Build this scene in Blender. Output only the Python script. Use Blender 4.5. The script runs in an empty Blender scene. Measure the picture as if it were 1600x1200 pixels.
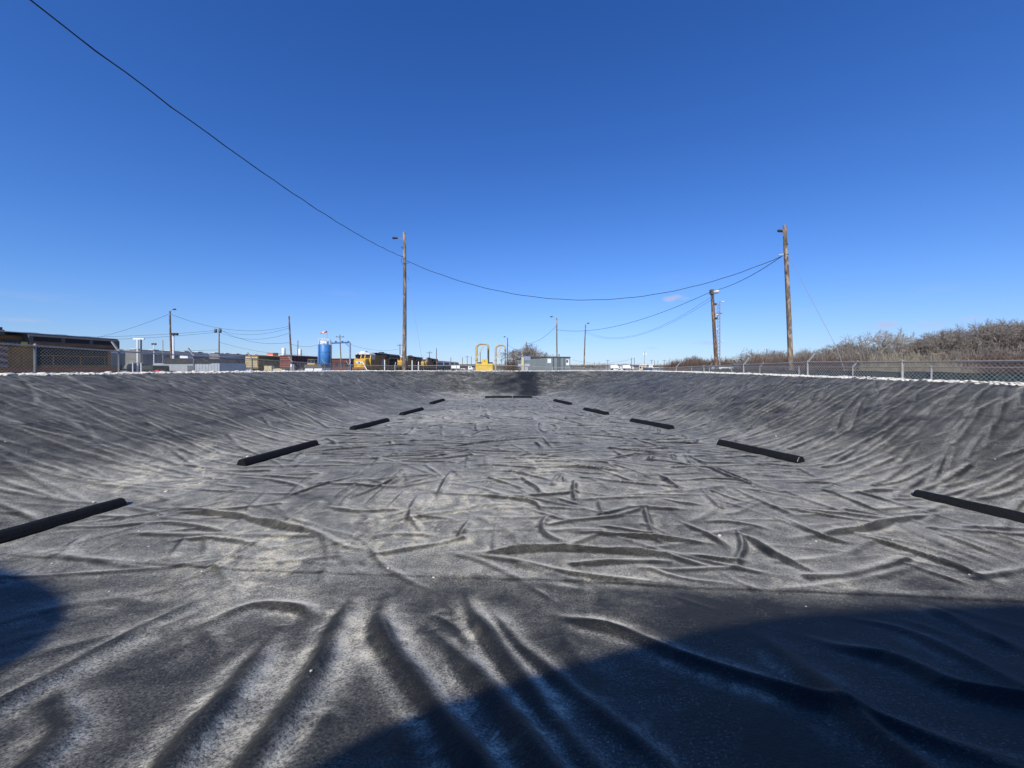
import bpy, math, random
import numpy as np
from mathutils import Vector, Matrix

# ------------------------------------------------------------------ camera, sky, sun, exposure
scene = bpy.context.scene
COL = scene.collection
R = math.radians
cam_data = bpy.data.cameras.new("camera")
cam_data.sensor_width = 36.0
cam_data.lens = 13.5
cam_data.shift_y = -27.0/1600.0
cam_data.clip_start = 0.05
cam_data.clip_end = 20000.0
cam = bpy.data.objects.new("camera", cam_data)
cam.location = (0, 0, 0)
cam.rotation_euler = (R(90), 0, 0)
COL.objects.link(cam)
scene.camera = cam

SUN_AZ, SUN_EL = R(15), R(40)          # behind the camera, a little to the left
SUN_DIR = Vector((-math.sin(SUN_AZ)*math.cos(SUN_EL), -math.cos(SUN_AZ)*math.cos(SUN_EL), math.sin(SUN_EL)))
world = bpy.data.worlds.new("World")
scene.world = world
world.use_nodes = True
wn, wl = world.node_tree.nodes, world.node_tree.links
wn.clear()
w_out = wn.new("ShaderNodeOutputWorld")
w_bg = wn.new("ShaderNodeBackground")
w_sky = wn.new("ShaderNodeTexSky")
w_sky.sky_type = 'NISHITA'
w_sky.sun_disc = False
w_sky.sun_elevation = SUN_EL
w_sky.sun_rotation = math.pi + SUN_AZ
w_sky.altitude = 2000
w_sky.air_density = 1.5
w_sky.dust_density = 0.0
w_sky.ozone_density = 1.0
w_bg.inputs["Strength"].default_value = 0.13
# small fair-weather clouds low over the horizon, on a flat layer
w_tc = wn.new("ShaderNodeTexCoord")
w_sep = wn.new("ShaderNodeSeparateXYZ")
wl.new(w_tc.outputs["Generated"], w_sep.inputs[0])
def wmath(op, a, b=None):
    n = wn.new("ShaderNodeMath"); n.operation = op
    for i, v in enumerate((a, b)):
        if v is None: continue
        if isinstance(v, (int, float)): n.inputs[i].default_value = v
        else: wl.new(v, n.inputs[i])
    return n.outputs[0]
w_z = wmath('MAXIMUM', w_sep.outputs["Z"], 0.004)
w_den = wmath('ADD', w_z, 0.05)
w_cx = wmath('DIVIDE', w_sep.outputs["X"], w_den)
w_cy = wmath('DIVIDE', w_sep.outputs["Y"], w_den)
w_comb = wn.new("ShaderNodeCombineXYZ")
wl.new(w_cx, w_comb.inputs[0]); wl.new(w_cy, w_comb.inputs[1]); w_comb.inputs[2].default_value = 0.0
w_noise = wn.new("ShaderNodeTexNoise")
w_noise.inputs["Scale"].default_value = 0.9
w_noise.inputs["Detail"].default_value = 6.0
w_noise.inputs["Roughness"].default_value = 0.55
wl.new(w_comb.outputs[0], w_noise.inputs["Vector"])
w_ramp = wn.new("ShaderNodeMapRange")
w_ramp.inputs["From Min"].default_value = 0.575
w_ramp.inputs["From Max"].default_value = 0.76
wl.new(w_noise.outputs["Fac"], w_ramp.inputs["Value"])
w_low = wn.new("ShaderNodeMapRange")
w_low.inputs["From Min"].default_value = 0.24
w_low.inputs["From Max"].default_value = 0.10
wl.new(w_z, w_low.inputs["Value"])
w_fac = wmath('MULTIPLY', w_ramp.outputs[0], w_low.outputs[0])
w_fac = wmath('MULTIPLY', w_fac, 0.2)
# a few single puffs: (azimuth, elevation, half width, half height in degrees, strength)
w_az = wmath('ARCTAN2', w_sep.outputs["X"], w_sep.outputs["Y"])
w_el = wmath('ARCSINE', w_sep.outputs["Z"])
w_n2 = wn.new("ShaderNodeTexNoise"); w_n2.inputs["Scale"].default_value = 34.0; w_n2.inputs["Detail"].default_value = 5.0
w_st = wn.new("ShaderNodeVectorMath"); w_st.operation = 'MULTIPLY'; w_st.inputs[1].default_value = (1, 1, 2.6)
wl.new(w_tc.outputs["Generated"], w_st.inputs[0]); wl.new(w_st.outputs[0], w_n2.inputs["Vector"])
for az_, el_, ha_, he_, k_ in ((23.0, 9.3, 2.0, 0.62, 0.9), (44.3, 4.5, 2.2, 0.5, 0.7), (47.8, 4.2, 2.6, 0.35, 0.5), (49.6, 4.6, 2.4, 0.4, 0.45), (26.5, 3.2, 2.2, 0.35, 0.45), (20.0, 2.6, 1.6, 0.25, 0.4), (-14.5, 4.6, 2.0, 0.3, 0.35), (-52.0, 4.3, 2.6, 0.3, 0.35), (8.5, 4.0, 1.3, 0.25, 0.3)):
    u_ = wmath('MULTIPLY', wmath('SUBTRACT', w_az, R(az_)), 1/R(ha_)); v_ = wmath('MULTIPLY', wmath('SUBTRACT', w_el, R(el_)), 1/R(he_))
    q_ = wmath('ADD', wmath('MULTIPLY', u_, u_), wmath('MULTIPLY', v_, v_))
    p_ = wmath('SUBTRACT', wmath('MULTIPLY', w_n2.outputs["Fac"], 2.6), wmath('ADD', q_, 0.62))
    p_ = wmath('MULTIPLY', wmath('MINIMUM', wmath('MAXIMUM', p_, 0.0), 1.0), k_)
    w_fac = wmath('MAXIMUM', w_fac, p_)
w_mix = wn.new("ShaderNodeMix"); w_mix.data_type = 'RGBA'
wl.new(w_fac, w_mix.inputs[0])
# the camera's deep clear-winter-day blue: an even colour response over the whole sky
w_srgb = wn.new("ShaderNodeSeparateColor"); w_crgb = wn.new("ShaderNodeCombineColor")
wl.new(w_sky.outputs[0], w_srgb.inputs[0])
for i_, (p_, g_) in enumerate(((1.45, 0.189), (1.22, 0.397), (1.13, 0.823))):
    v_ = wmath('MULTIPLY', wmath('POWER', w_srgb.outputs[i_], p_), g_*(1.15, 1.20, 1.27)[i_])
    wl.new(wmath('DIVIDE', v_, wmath('ADD', wmath('MULTIPLY', v_, 0.13/(1.25, 2.4, 5.0)[i_]), 1.0)), w_crgb.inputs[i_])
wl.new(w_crgb.outputs[0], w_mix.inputs[6])
w_mix.inputs[7].default_value = (3.9, 4.2, 5.8, 1)
wl.new(w_mix.outputs[2], w_bg.inputs["Color"])
wl.new(w_bg.outputs[0], w_out.inputs["Surface"])

sun_data = bpy.data.lights.new("sun", 'SUN')
sun_data.energy = 5.0
sun_data.angle = R(0.53)
sun_data.color = (1.0, 0.945, 0.84)
sun = bpy.data.objects.new("sun", sun_data)
sun.rotation_euler = (-SUN_DIR).to_track_quat('-Z', 'Y').to_euler()
sun.location = (0, 0, 30)
COL.objects.link(sun)

scene.view_settings.view_transform = 'Standard'
scene.view_settings.look = 'None'
scene.view_settings.exposure = 0.0
scene.view_settings.gamma = 1.0
scene.view_settings.use_curve_mapping = False

rng = np.random.default_rng(7)
random.seed(7)
G = -1.6                               # level of the yard outside the basin

# ------------------------------------------------------------------ materials
def new_mat(name):
    m = bpy.data.materials.new(name); m.use_nodes = True
    nt = m.node_tree; nt.nodes.clear()
    out = nt.nodes.new("ShaderNodeOutputMaterial")
    b = nt.nodes.new("ShaderNodeBsdfPrincipled")
    nt.links.new(b.outputs[0], out.inputs[0])
    return m, nt, b
def N(nt, kind, **kw):
    n = nt.nodes.new(kind)
    for k, v in kw.items():
        if k in ("operation", "data_type", "blend_type", "feature", "noise_dimensions", "interpolation_type", "attribute_name", "clamp"):
            setattr(n, k, v)
        else: n.inputs[k.replace("_", " ")].default_value = v
    return n
def M(nt, op, a, b=None, c=None, clamp=False):
    n = nt.nodes.new("ShaderNodeMath"); n.operation = op; n.use_clamp = clamp
    for i, v in enumerate((a, b, c)):
        if v is None: continue
        if isinstance(v, (int, float)): n.inputs[i].default_value = v
        else: nt.links.new(v, n.inputs[i])
    return n.outputs[0]
def MIX(nt, f, a, b):
    n = nt.nodes.new("ShaderNodeMix"); n.data_type = 'RGBA'
    for i, v in ((0, f), (6, a), (7, b)):
        if isinstance(v, (int, float)): n.inputs[i].default_value = v
        elif isinstance(v, tuple): n.inputs[i].default_value = (*v[:3], 1)
        else: nt.links.new(v, n.inputs[i])
    return n.outputs[2]
def NOISE(nt, vec, scale, detail=4, rough=0.55, dist=0.0):
    n = nt.nodes.new("ShaderNodeTexNoise")
    n.inputs["Scale"].default_value = scale; n.inputs["Detail"].default_value = detail
    n.inputs["Roughness"].default_value = rough; n.inputs["Distortion"].default_value = dist
    if vec is not None: nt.links.new(vec, n.inputs["Vector"])
    return n.outputs["Fac"]
def RANGE(nt, v, a, b, c=0.0, d=1.0):
    n = nt.nodes.new("ShaderNodeMapRange")
    nt.links.new(v, n.inputs["Value"])
    for k, x in zip(("From Min", "From Max", "To Min", "To Max"), (a, b, c, d)): n.inputs[k].default_value = x
    return n.outputs[0]
def SCALEVEC(nt, vec, s):
    n = nt.nodes.new("ShaderNodeVectorMath"); n.operation = 'MULTIPLY'
    nt.links.new(vec, n.inputs[0]); n.inputs[1].default_value = s
    return n.outputs[0]
_mats = {}
def paint(name, color, rough=0.6, metal=0.0, var=0.25, scale=3.0, stretch=(1, 1, 1), grime=(0.08, 0.06, 0.045), dirt=0.25, bump=0.0):
    """a painted or bare surface with uneven tone, grime patches and optional relief"""
    if name in _mats: return _mats[name]
    m, nt, b = new_mat(name)
    tc = nt.nodes.new("ShaderNodeTexCoord").outputs["Object"]
    v = SCALEVEC(nt, tc, stretch)
    n1 = NOISE(nt, v, scale, 6, 0.6)
    n2 = NOISE(nt, v, scale*0.37+0.1, 5, 0.65, 0.4)
    lo = tuple(c*(1-var) for c in color); hi = tuple(min(1, c*(1+var)) for c in color)
    c = MIX(nt, RANGE(nt, n1, 0.3, 0.7), lo, hi)
    c = MIX(nt, M(nt, 'MULTIPLY', RANGE(nt, n2, 0.5, 0.75), dirt), c, grime)
    nt.links.new(c, b.inputs["Base Color"])
    b.inputs["Roughness"].default_value = rough
    b.inputs["Metallic"].default_value = metal
    if bump:
        bn = nt.nodes.new("ShaderNodeBump"); bn.inputs["Strength"].default_value = bump; bn.inputs["Distance"].default_value = 0.02
        nt.links.new(n1, bn.inputs["Height"]); nt.links.new(bn.outputs[0], b.inputs["Normal"])
    _mats[name] = m
    return m
def mat_liner():
    m, nt, b = new_mat("geomembrane")
    at = lambda nm: N(nt, "ShaderNodeAttribute", attribute_name=nm).outputs["Fac"]
    fold, foot, stain, depo, bed_shade = at("fold"), at("foot"), at("stain"), at("depo"), at("bed_shade")
    tc = nt.nodes.new("ShaderNodeTexCoord").outputs["Object"]
    big = NOISE(nt, tc, 0.6, 5, 0.6, 0.6)
    mid = NOISE(nt, tc, 2.4, 7, 0.66, 1.0)
    str_ = NOISE(nt, SCALEVEC(nt, tc, (1.0, 2.6, 1.0)), 3.2, 6, 0.65, 0.6)
    fine = NOISE(nt, tc, 22.0, 4, 0.7)
    gr = NOISE(nt, tc, 85.0, 3, 0.8)
    gr2 = NOISE(nt, tc, 95.0, 2, 0.6)
    clean = M(nt, 'SUBTRACT', 1.0, stain, clamp=True)
    # how much dust lies on the sheet: blotchy, more on the level floor, cut in the near-right shadow to deepen it, off the folds' flanks, gathered at their feet
    nz = M(nt, 'ADD', RANGE(nt, mid, 0.3, 0.7, -0.09, 0.13), RANGE(nt, str_, 0.35, 0.65, -0.05, 0.08))
    nz = M(nt, 'MULTIPLY', nz, RANGE(nt, bed_shade, -0.6, 1.0, 0.35, 1.15))
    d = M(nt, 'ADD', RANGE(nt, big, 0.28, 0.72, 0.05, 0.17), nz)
    d = M(nt, 'ADD', d, M(nt, 'MULTIPLY', bed_shade, 0.12))
    d = M(nt, 'MAXIMUM', d, 0.02)
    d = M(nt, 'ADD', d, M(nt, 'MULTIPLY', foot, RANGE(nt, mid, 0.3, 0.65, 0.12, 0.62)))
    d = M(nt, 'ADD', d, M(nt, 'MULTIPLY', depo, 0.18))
    d = M(nt, 'MULTIPLY', d, M(nt, 'SUBTRACT', 1.0, M(nt, 'MULTIPLY', fold, RANGE(nt, mid, 0.35, 0.65, 0.92, 0.66)), clamp=True))
    d = M(nt, 'MULTIPLY', d, RANGE(nt, fine, 0.3, 0.7, 0.75, 1.25))
    d = M(nt, 'MULTIPLY', d, RANGE(nt, gr, 0.36, 0.66, 0.15, 1.95))
    d = M(nt, 'MULTIPLY', d, clean, clamp=True)
    col = MIX(nt, d, (0.0142, 0.0146, 0.0138), (0.378, 0.375, 0.322))
    # dried silt
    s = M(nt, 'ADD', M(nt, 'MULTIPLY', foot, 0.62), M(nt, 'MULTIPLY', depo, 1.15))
    s = M(nt, 'MULTIPLY', s, RANGE(nt, NOISE(nt, tc, 1.9, 7, 0.68, 1.4), 0.45, 0.60))
    s = M(nt, 'MULTIPLY', s, RANGE(nt, NOISE(nt, tc, 8.5, 5, 0.7, 0.8), 0.40, 0.58, 0.12, 1.3))
    s = M(nt, 'MULTIPLY', s, RANGE(nt, gr, 0.34, 0.60, 0.10, 1.25))
    s = M(nt, 'MULTIPLY', s, M(nt, 'SUBTRACT', 1.0, M(nt, 'MULTIPLY', fold, 0.8), clamp=True))
    s = M(nt, 'MULTIPLY', s, clean, clamp=True)
    col = MIX(nt, M(nt, 'MULTIPLY', s, 0.95), col, (0.68, 0.615, 0.45))
    # pale grains caught in the texture of the sheet
    sp = M(nt, 'MULTIPLY', RANGE(nt, gr2, 0.585, 0.645), M(nt, 'MULTIPLY', RANGE(nt, mid, 0.40, 0.62), M(nt, 'SUBTRACT', 1.0, M(nt, 'MULTIPLY', fold, 0.75))))
    sp = M(nt, 'MULTIPLY', M(nt, 'MULTIPLY', sp, clean), M(nt, 'ADD', M(nt, 'MULTIPLY', depo, 1.2), 0.35), clamp=True)  # silt weight also thins the grains inside the near-right cast shadow
    col = MIX(nt, M(nt, 'MULTIPLY', sp, 0.75), col, (0.60, 0.57, 0.48))
    nt.links.new(col, b.inputs["Base Color"])
    nt.links.new(RANGE(nt, d, 0.0, 0.3, 0.50, 0.85), b.inputs["Roughness"])
    b.inputs["Specular IOR Level"].default_value = 0.14
    nt.links.new(RANGE(nt, d, 0.0, 0.45, 0.0, 0.34), b.inputs["Sheen Weight"])
    b.inputs["Sheen Roughness"].default_value = 0.45
    b.inputs["Sheen Tint"].default_value = (1.0, 0.95, 0.86, 1)
    h = M(nt, 'ADD', M(nt, 'MULTIPLY', gr, 0.7), M(nt, 'MULTIPLY', fine, 1.2))
    bn = nt.nodes.new("ShaderNodeBump"); bn.inputs["Strength"].default_value = 0.6; bn.inputs["Distance"].default_value = 0.008
    nt.links.new(h, bn.inputs["Height"]); nt.links.new(bn.outputs[0], b.inputs["Normal"])
    return m
def mat_ground():
    m, nt, b = new_mat("yard_gravel")
    tc = nt.nodes.new("ShaderNodeTexCoord").outputs["Object"]
    z = nt.nodes.new("ShaderNodeSeparateXYZ"); nt.links.new(tc, z.inputs[0])
    a = NOISE(nt, tc, 0.08, 5, 0.6); c1 = NOISE(nt, tc, 4.0, 5, 0.7)
    g = MIX(nt, RANGE(nt, a, 0.35, 0.65), (0.13, 0.12, 0.10), (0.22, 0.205, 0.175))
    g = MIX(nt, RANGE(nt, c1, 0.35, 0.65), g, (0.27, 0.255, 0.225))
    lime = MIX(nt, RANGE(nt, NOISE(nt, tc, 9.0, 5, 0.7), 0.35, 0.65), (0.50, 0.46, 0.38), (0.82, 0.78, 0.68))
    col = MIX(nt, N(nt, "ShaderNodeAttribute", attribute_name="lime").outputs["Fac"], g, lime)
    nt.links.new(col, b.inputs["Base Color"]); b.inputs["Roughness"].default_value = 0.95
    bn = nt.nodes.new("ShaderNodeBump"); bn.inputs["Strength"].default_value = 0.8; bn.inputs["Distance"].default_value = 0.03
    nt.links.new(NOISE(nt, tc, 18.0, 4, 0.7), bn.inputs["Height"]); nt.links.new(bn.outputs[0], b.inputs["Normal"])
    return m
def mat_wood(name, color):
    m, nt, b = new_mat(name)
    tc = nt.nodes.new("ShaderNodeTexCoord").outputs["Object"]
    g = NOISE(nt, SCALEVEC(nt, tc, (14, 14, 0.6)), 1.5, 5, 0.6)
    p = NOISE(nt, SCALEVEC(nt, tc, (5, 5, 1.6)), 1.0, 4, 0.6, 0.8)
    c = MIX(nt, RANGE(nt, g, 0.35, 0.65), tuple(x*0.5 for x in color), color)
    c = MIX(nt, RANGE(nt, p, 0.52, 0.62), c, tuple(min(1, x*1.9) for x in color))
    c = MIX(nt, RANGE(nt, p, 0.42, 0.36), c, tuple(x*0.35 for x in color))
    nt.links.new(c, b.inputs["Base Color"]); b.inputs["Roughness"].default_value = 0.85
    bn = nt.nodes.new("ShaderNodeBump"); bn.inputs["Strength"].default_value = 0.5
    nt.links.new(g, bn.inputs["Height"]); nt.links.new(bn.outputs[0], b.inputs["Normal"])
    return m

LINER = mat_liner()
GROUND = mat_ground()
WOOD = mat_wood("weathered_pole_wood", (0.20, 0.150, 0.108))
WOOD_RED = mat_wood("creosoted_pole_wood", (0.145, 0.092, 0.065))
RUBBER = paint("black_rubber", (0.009, 0.0095, 0.011), 0.75, 0, 0.3, 30, dirt=0.08, grime=(0.05, 0.05, 0.047), bump=0.3)
for n_ in RUBBER.node_tree.nodes:
    if n_.type == "BSDF_PRINCIPLED": n_.inputs["Specular IOR Level"].default_value = 0.15
SCUFF = paint("scuffed_edge", (0.45, 0.45, 0.44), 0.8, 0, 0.3, 40)
GALV = paint("galvanised_steel", (0.28, 0.28, 0.27), 0.6, 0.1, 0.15, 12)
GALV_DARK = paint("dull_galvanised_steel", (0.11, 0.12, 0.13), 0.6, 0.1, 0.2, 12)
WIRE = paint("steel_wire", (0.40, 0.41, 0.40), 0.5, 0.3, 0.1, 30)
CABLE = paint("black_cable", (0.012, 0.012, 0.014), 0.6, 0, 0.1, 10)
STONE = paint("limestone", (0.70, 0.66, 0.57), 0.92, 0, 0.22, 9, dirt=0.3, grime=(0.35, 0.28, 0.2), bump=0.6)
PEBBLE = paint("pale_pebble", (0.62, 0.59, 0.52), 0.9, 0, 0.3, 30)
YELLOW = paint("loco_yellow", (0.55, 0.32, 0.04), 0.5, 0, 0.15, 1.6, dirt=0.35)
YELLOW_GRIMY_SHADED = paint("grimy_shaded_yellow", (0.27, 0.115, 0.02), 0.7, 0, 0.3, 1.2, dirt=0.5, grime=(0.07, 0.04, 0.02))  # grimy yellow, darkened further to paint the locomotive sides as shaded
YELLOW_BRIGHT = paint("equipment_yellow", (0.66, 0.46, 0.07), 0.6, 0, 0.15, 2, dirt=0.35)
YELLOW_BROWN = paint("faded_mustard", (0.30, 0.19, 0.05), 0.7, 0, 0.25, 1.5, dirt=0.5)
CREAM = paint("cream_paint", (0.52, 0.45, 0.27), 0.6, 0, 0.1, 2)
LGREY = paint("loco_grey", (0.105, 0.095, 0.085), 0.8, 0, 0.15, 1.4, dirt=0.4)
SILVER = paint("light_roof_grey", (0.62, 0.63, 0.64), 0.45, 0, 0.1, 2)
DARK = paint("grimy_black", (0.03, 0.03, 0.032), 0.7, 0, 0.3, 2)
GRILLE = paint("radiator_grille", (0.022, 0.019, 0.017), 0.9, 0.0, 0.3, 8)
STRIPE_RED = paint("red_stripe", (0.42, 0.045, 0.03), 0.5)
MAROON = paint("oxide_red", (0.11, 0.025, 0.02), 0.7, 0, 0.25, 1.4, dirt=0.4)
BRICK_RED = paint("boxcar_end_red", (0.22, 0.075, 0.06), 0.7, 0, 0.2, 2)
RED = paint("machine_red", (0.55, 0.05, 0.04), 0.5)
GLASS = paint("dark_glass", (0.02, 0.025, 0.03), 0.12, 0, 0.1, 2, dirt=0.05)
WHITE = paint("white_paint", (0.78, 0.78, 0.76), 0.55, 0, 0.06, 2, dirt=0.12)
HOPPER = paint("hopper_grey", (0.20, 0.20, 0.195), 0.65, 0, 0.2, 0.9, dirt=0.45, stretch=(1, 1, 0.3))
SHED_WALL = paint("pale_grey_cladding", (0.34, 0.37, 0.40), 0.6, 0, 0.1, 1.5)
ROOF_BLACK = paint("black_roofing", (0.03, 0.03, 0.033), 0.9, 0, 0.3, 2)
BLUE = paint("tank_blue", (0.045, 0.19, 0.46), 0.5, 0, 0.15, 1.5, dirt=0.3)
BLUE_DARK = paint("pipe_blue", (0.02, 0.10, 0.27), 0.5)
BLUE_LIGHT = paint("barrel_blue", (0.22, 0.38, 0.66), 0.5)
RUST_YELLOW = paint("rusty_yellow_pipe", (0.48, 0.37, 0.19), 0.75, 0, 0.35, 2.2, dirt=0.75, grime=(0.16, 0.10, 0.06))
CONTAINER = paint("container_grey_green", (0.175, 0.21, 0.22), 0.6, 0, 0.12, 1.2, dirt=0.25)
CONTAINER_DARK = paint("container_top_rail", (0.05, 0.06, 0.07), 0.6)
SIGN_BLUE = paint("faded_sign_blue", (0.20, 0.27, 0.40), 0.6)
GREEN_SCREEN = paint("dark_green_mesh", (0.014, 0.034, 0.029), 0.85, 0, 0.3, 2)
ORANGE = paint("windsock_red", (0.75, 0.12, 0.07), 0.7)
TWIG = paint("grey_brown_twigs", (0.275, 0.24, 0.205), 0.9, 0, 0.35, 1.2)
TWIG_PALE = paint("pale_bark_twigs", (0.40, 0.36, 0.30), 0.9, 0, 0.3, 1.2)
TWIG_RED = paint("red_brown_brush", (0.15, 0.095, 0.068), 0.9, 0, 0.4, 0.9)
VINE = paint("dry_tan_vine", (0.46, 0.39, 0.26), 0.9, 0, 0.35, 2)
LEAF = paint("evergreen_leaf", (0.045, 0.062, 0.018), 0.75, 0, 0.5, 1.5)
TAN_WALL = paint("tan_wall", (0.50, 0.42, 0.33), 0.8)
EMBLEM_BLUE = paint("emblem_blue", (0.06, 0.10, 0.30), 0.5)
EMBLEM_PALE = paint("emblem_pale", (0.62, 0.64, 0.70), 0.5)
FLAG_GREY = paint("flag_graphic_mauve", (0.30, 0.22, 0.26), 0.5)
FLAG_DARK = paint("flag_graphic_dark", (0.10, 0.05, 0.06), 0.5)
ASPHALT = paint("track_ballast", (0.20, 0.18, 0.16), 0.95, 0, 0.4, 5)

# ------------------------------------------------------------------ mesh helpers
class MB:
    """collects shapes, then links them as one mesh object"""
    def __init__(s): s.v = []; s.f = []; s.n = 0
    def add(s, v, f):
        s.v.extend([tuple(p) for p in v]); s.f.extend([tuple(i+s.n for i in q) for q in f]); s.n += len(v); return s
    def box(s, x0, x1, y0, y1, z0, z1):
        return s.add([(x0,y0,z0),(x1,y0,z0),(x1,y1,z0),(x0,y1,z0),(x0,y0,z1),(x1,y0,z1),(x1,y1,z1),(x0,y1,z1)],
                     [(0,3,2,1),(4,5,6,7),(0,1,5,4),(1,2,6,5),(2,3,7,6),(3,0,4,7)])
    def bar(s, p, q, w, h=None):
        p, q = Vector(p), Vector(q); d = (q-p)
        if d.length < 1e-6: return s
        d.normalize(); h = h or w
        up = Vector((0,0,1)) if abs(d.z) < 0.9 else Vector((0,1,0))
        a = d.cross(up).normalized(); b = a.cross(d)
        vs = [c+a*(i*w/2)+b*(j*h/2) for c in (p, q) for i, j in ((-1,-1),(1,-1),(1,1),(-1,1))]
        return s.add(vs, [(0,1,2,3),(7,6,5,4),(0,4,5,1),(1,5,6,2),(2,6,7,3),(3,7,4,0)])
    def tube(s, pts, r, n=8, caps=True):
        pts = [Vector(p) for p in pts]; m = len(pts)
        rs = r if isinstance(r, (list, tuple)) else [r]*m
        vs = []; fs = []; ref = None
        for i, p in enumerate(pts):
            d = (pts[min(i+1, m-1)]-pts[max(i-1, 0)]).normalized()
            if ref is None: ref = Vector((0,0,1)) if abs(d.z) < 0.9 else Vector((1,0,0))
            a = d.cross(ref)
            if a.length < 1e-4: a = d.cross(Vector((0,1,0)))
            a.normalize(); b = a.cross(d).normalized(); ref = b
            for k in range(n):
                t = 2*math.pi*k/n
                vs.append(p+(a*math.cos(t)+b*math.sin(t))*rs[i])
        for i in range(m-1):
            for k in range(n):
                fs.append((i*n+k, (i+1)*n+k, (i+1)*n+(k+1) % n, i*n+(k+1) % n))
        if caps: fs += [tuple(range(n)), tuple(range(m*n-1, (m-1)*n-1, -1))]
        return s.add(vs, fs)
    def lathe(s, prof, n=24, cx=0, cy=0):
        vs = [(cx+r*math.cos(2*math.pi*k/n), cy+r*math.sin(2*math.pi*k/n), z) for r, z in prof for k in range(n)]
        fs = [(i*n+k, i*n+(k+1) % n, (i+1)*n+(k+1) % n, (i+1)*n+k) for i in range(len(prof)-1) for k in range(n)]
        fs += [tuple(range(n-1, -1, -1)), tuple(range((len(prof)-1)*n, len(prof)*n))]
        return s.add(vs, fs)
    def prism(s, poly, axis, a, b):
        """poly in the two other axes, extruded along axis ('x','y','z') from a to b"""
        n = len(poly)
        mk = {'x': lambda u, v, w: (w, u, v), 'y': lambda u, v, w: (u, w, v), 'z': lambda u, v, w: (u, v, w)}[axis]
        vs = [mk(u, v, a) for u, v in poly]+[mk(u, v, b) for u, v in poly]
        return s.add(vs, [tuple(range(n-1, -1, -1)), tuple(range(n, 2*n))]+[(i, (i+1) % n, n+(i+1) % n, n+i) for i in range(n)])
    def xf(s, mat):
        s.v = [tuple(mat @ Vector(p)) for p in s.v]; return s
    def mesh(s, name, mat, smooth=False):
        me = bpy.data.meshes.new(name); me.from_pydata(s.v, [], s.f); me.materials.append(mat); me.update()
        if smooth: me.shade_smooth()
        return me
    def build(s, name, mat, parent=None, smooth=False, loc=None, rz=None):
        o = bpy.data.objects.new(name, s.mesh(name, mat, smooth)); COL.objects.link(o)
        if parent: o.parent = parent
        if loc is not None: o.location = loc
        if rz is not None: o.rotation_euler = (0, 0, rz)
        return o
def mesh_np(name, v, f, mat, smooth=False):
    """a mesh from numpy arrays of vertices and equal-sized faces"""
    me = bpy.data.meshes.new(name); k = f.shape[1]
    me.vertices.add(len(v)); me.vertices.foreach_set("co", np.ascontiguousarray(v, np.float32).ravel())
    me.loops.add(f.size); me.loops.foreach_set("vertex_index", np.ascontiguousarray(f, np.int32).ravel())
    me.polygons.add(len(f)); me.polygons.foreach_set("loop_start", np.arange(0, f.size, k, dtype=np.int32))
    me.materials.append(mat); me.update(calc_edges=True)
    if smooth: me.shade_smooth()
    return me
def link(name, me, parent=None, loc=None, rz=None):
    o = bpy.data.objects.new(name, me); COL.objects.link(o)
    if parent: o.parent = parent
    if loc is not None: o.location = loc
    if rz is not None: o.rotation_euler = (0, 0, rz)
    return o
def tag(o, label=None, cat=None, group=None, kind=None):
    for k, v in (("label", label), ("category", cat), ("group", group), ("kind", kind)):
        if v: o[k] = v
    return o
def thing(name, label, cat, loc=(0,0,0), rz=0, group=None):
    o = bpy.data.objects.new(name, None); COL.objects.link(o)
    o.location = loc; o.rotation_euler = (0, 0, rz); o.empty_display_size = 0.3
    return tag(o, label, cat, group)
def copy_tree(o, parent=None):
    c = o.copy(); COL.objects.link(c); c.parent = parent
    for ch in list(o.children): copy_tree(ch, c)
    return c
def at(col, Y, row=None):
    """a point that many pixels across, at depth Y (used to lay out the far yard)"""
    x = (col-800)/600*Y
    return (x, Y, G if row is None else (573-row)/600*Y)
def tubes_np(P, Q, r0, r1, n=3):
    """many tapered straight tubes at once -> (verts, quads)"""
    P = np.asarray(P, float); Q = np.asarray(Q, float); r0 = np.asarray(r0, float); r1 = np.asarray(r1, float)
    d = Q-P; d /= np.maximum(np.linalg.norm(d, axis=1, keepdims=True), 1e-9)
    ref = np.where(np.abs(d[:, 2:3]) < 0.9, np.array([[0, 0, 1.0]]), np.array([[1.0, 0, 0]]))
    a = np.cross(d, ref); a /= np.linalg.norm(a, axis=1, keepdims=True); b = np.cross(a, d)
    t = 2*np.pi*np.arange(n)/n
    ring = a[:, None, :]*np.cos(t)[None, :, None]+b[:, None, :]*np.sin(t)[None, :, None]
    V = np.concatenate([P[:, None, :]+ring*r0[:, None, None], Q[:, None, :]+ring*r1[:, None, None]], axis=1)
    k = np.arange(n); q = np.stack([k, (k+1) % n, n+(k+1) % n, n+k], axis=1)
    F = (np.arange(len(P))*2*n)[:, None, None]+q[None]
    return V.reshape(-1, 3), F.reshape(-1, 4)

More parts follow.
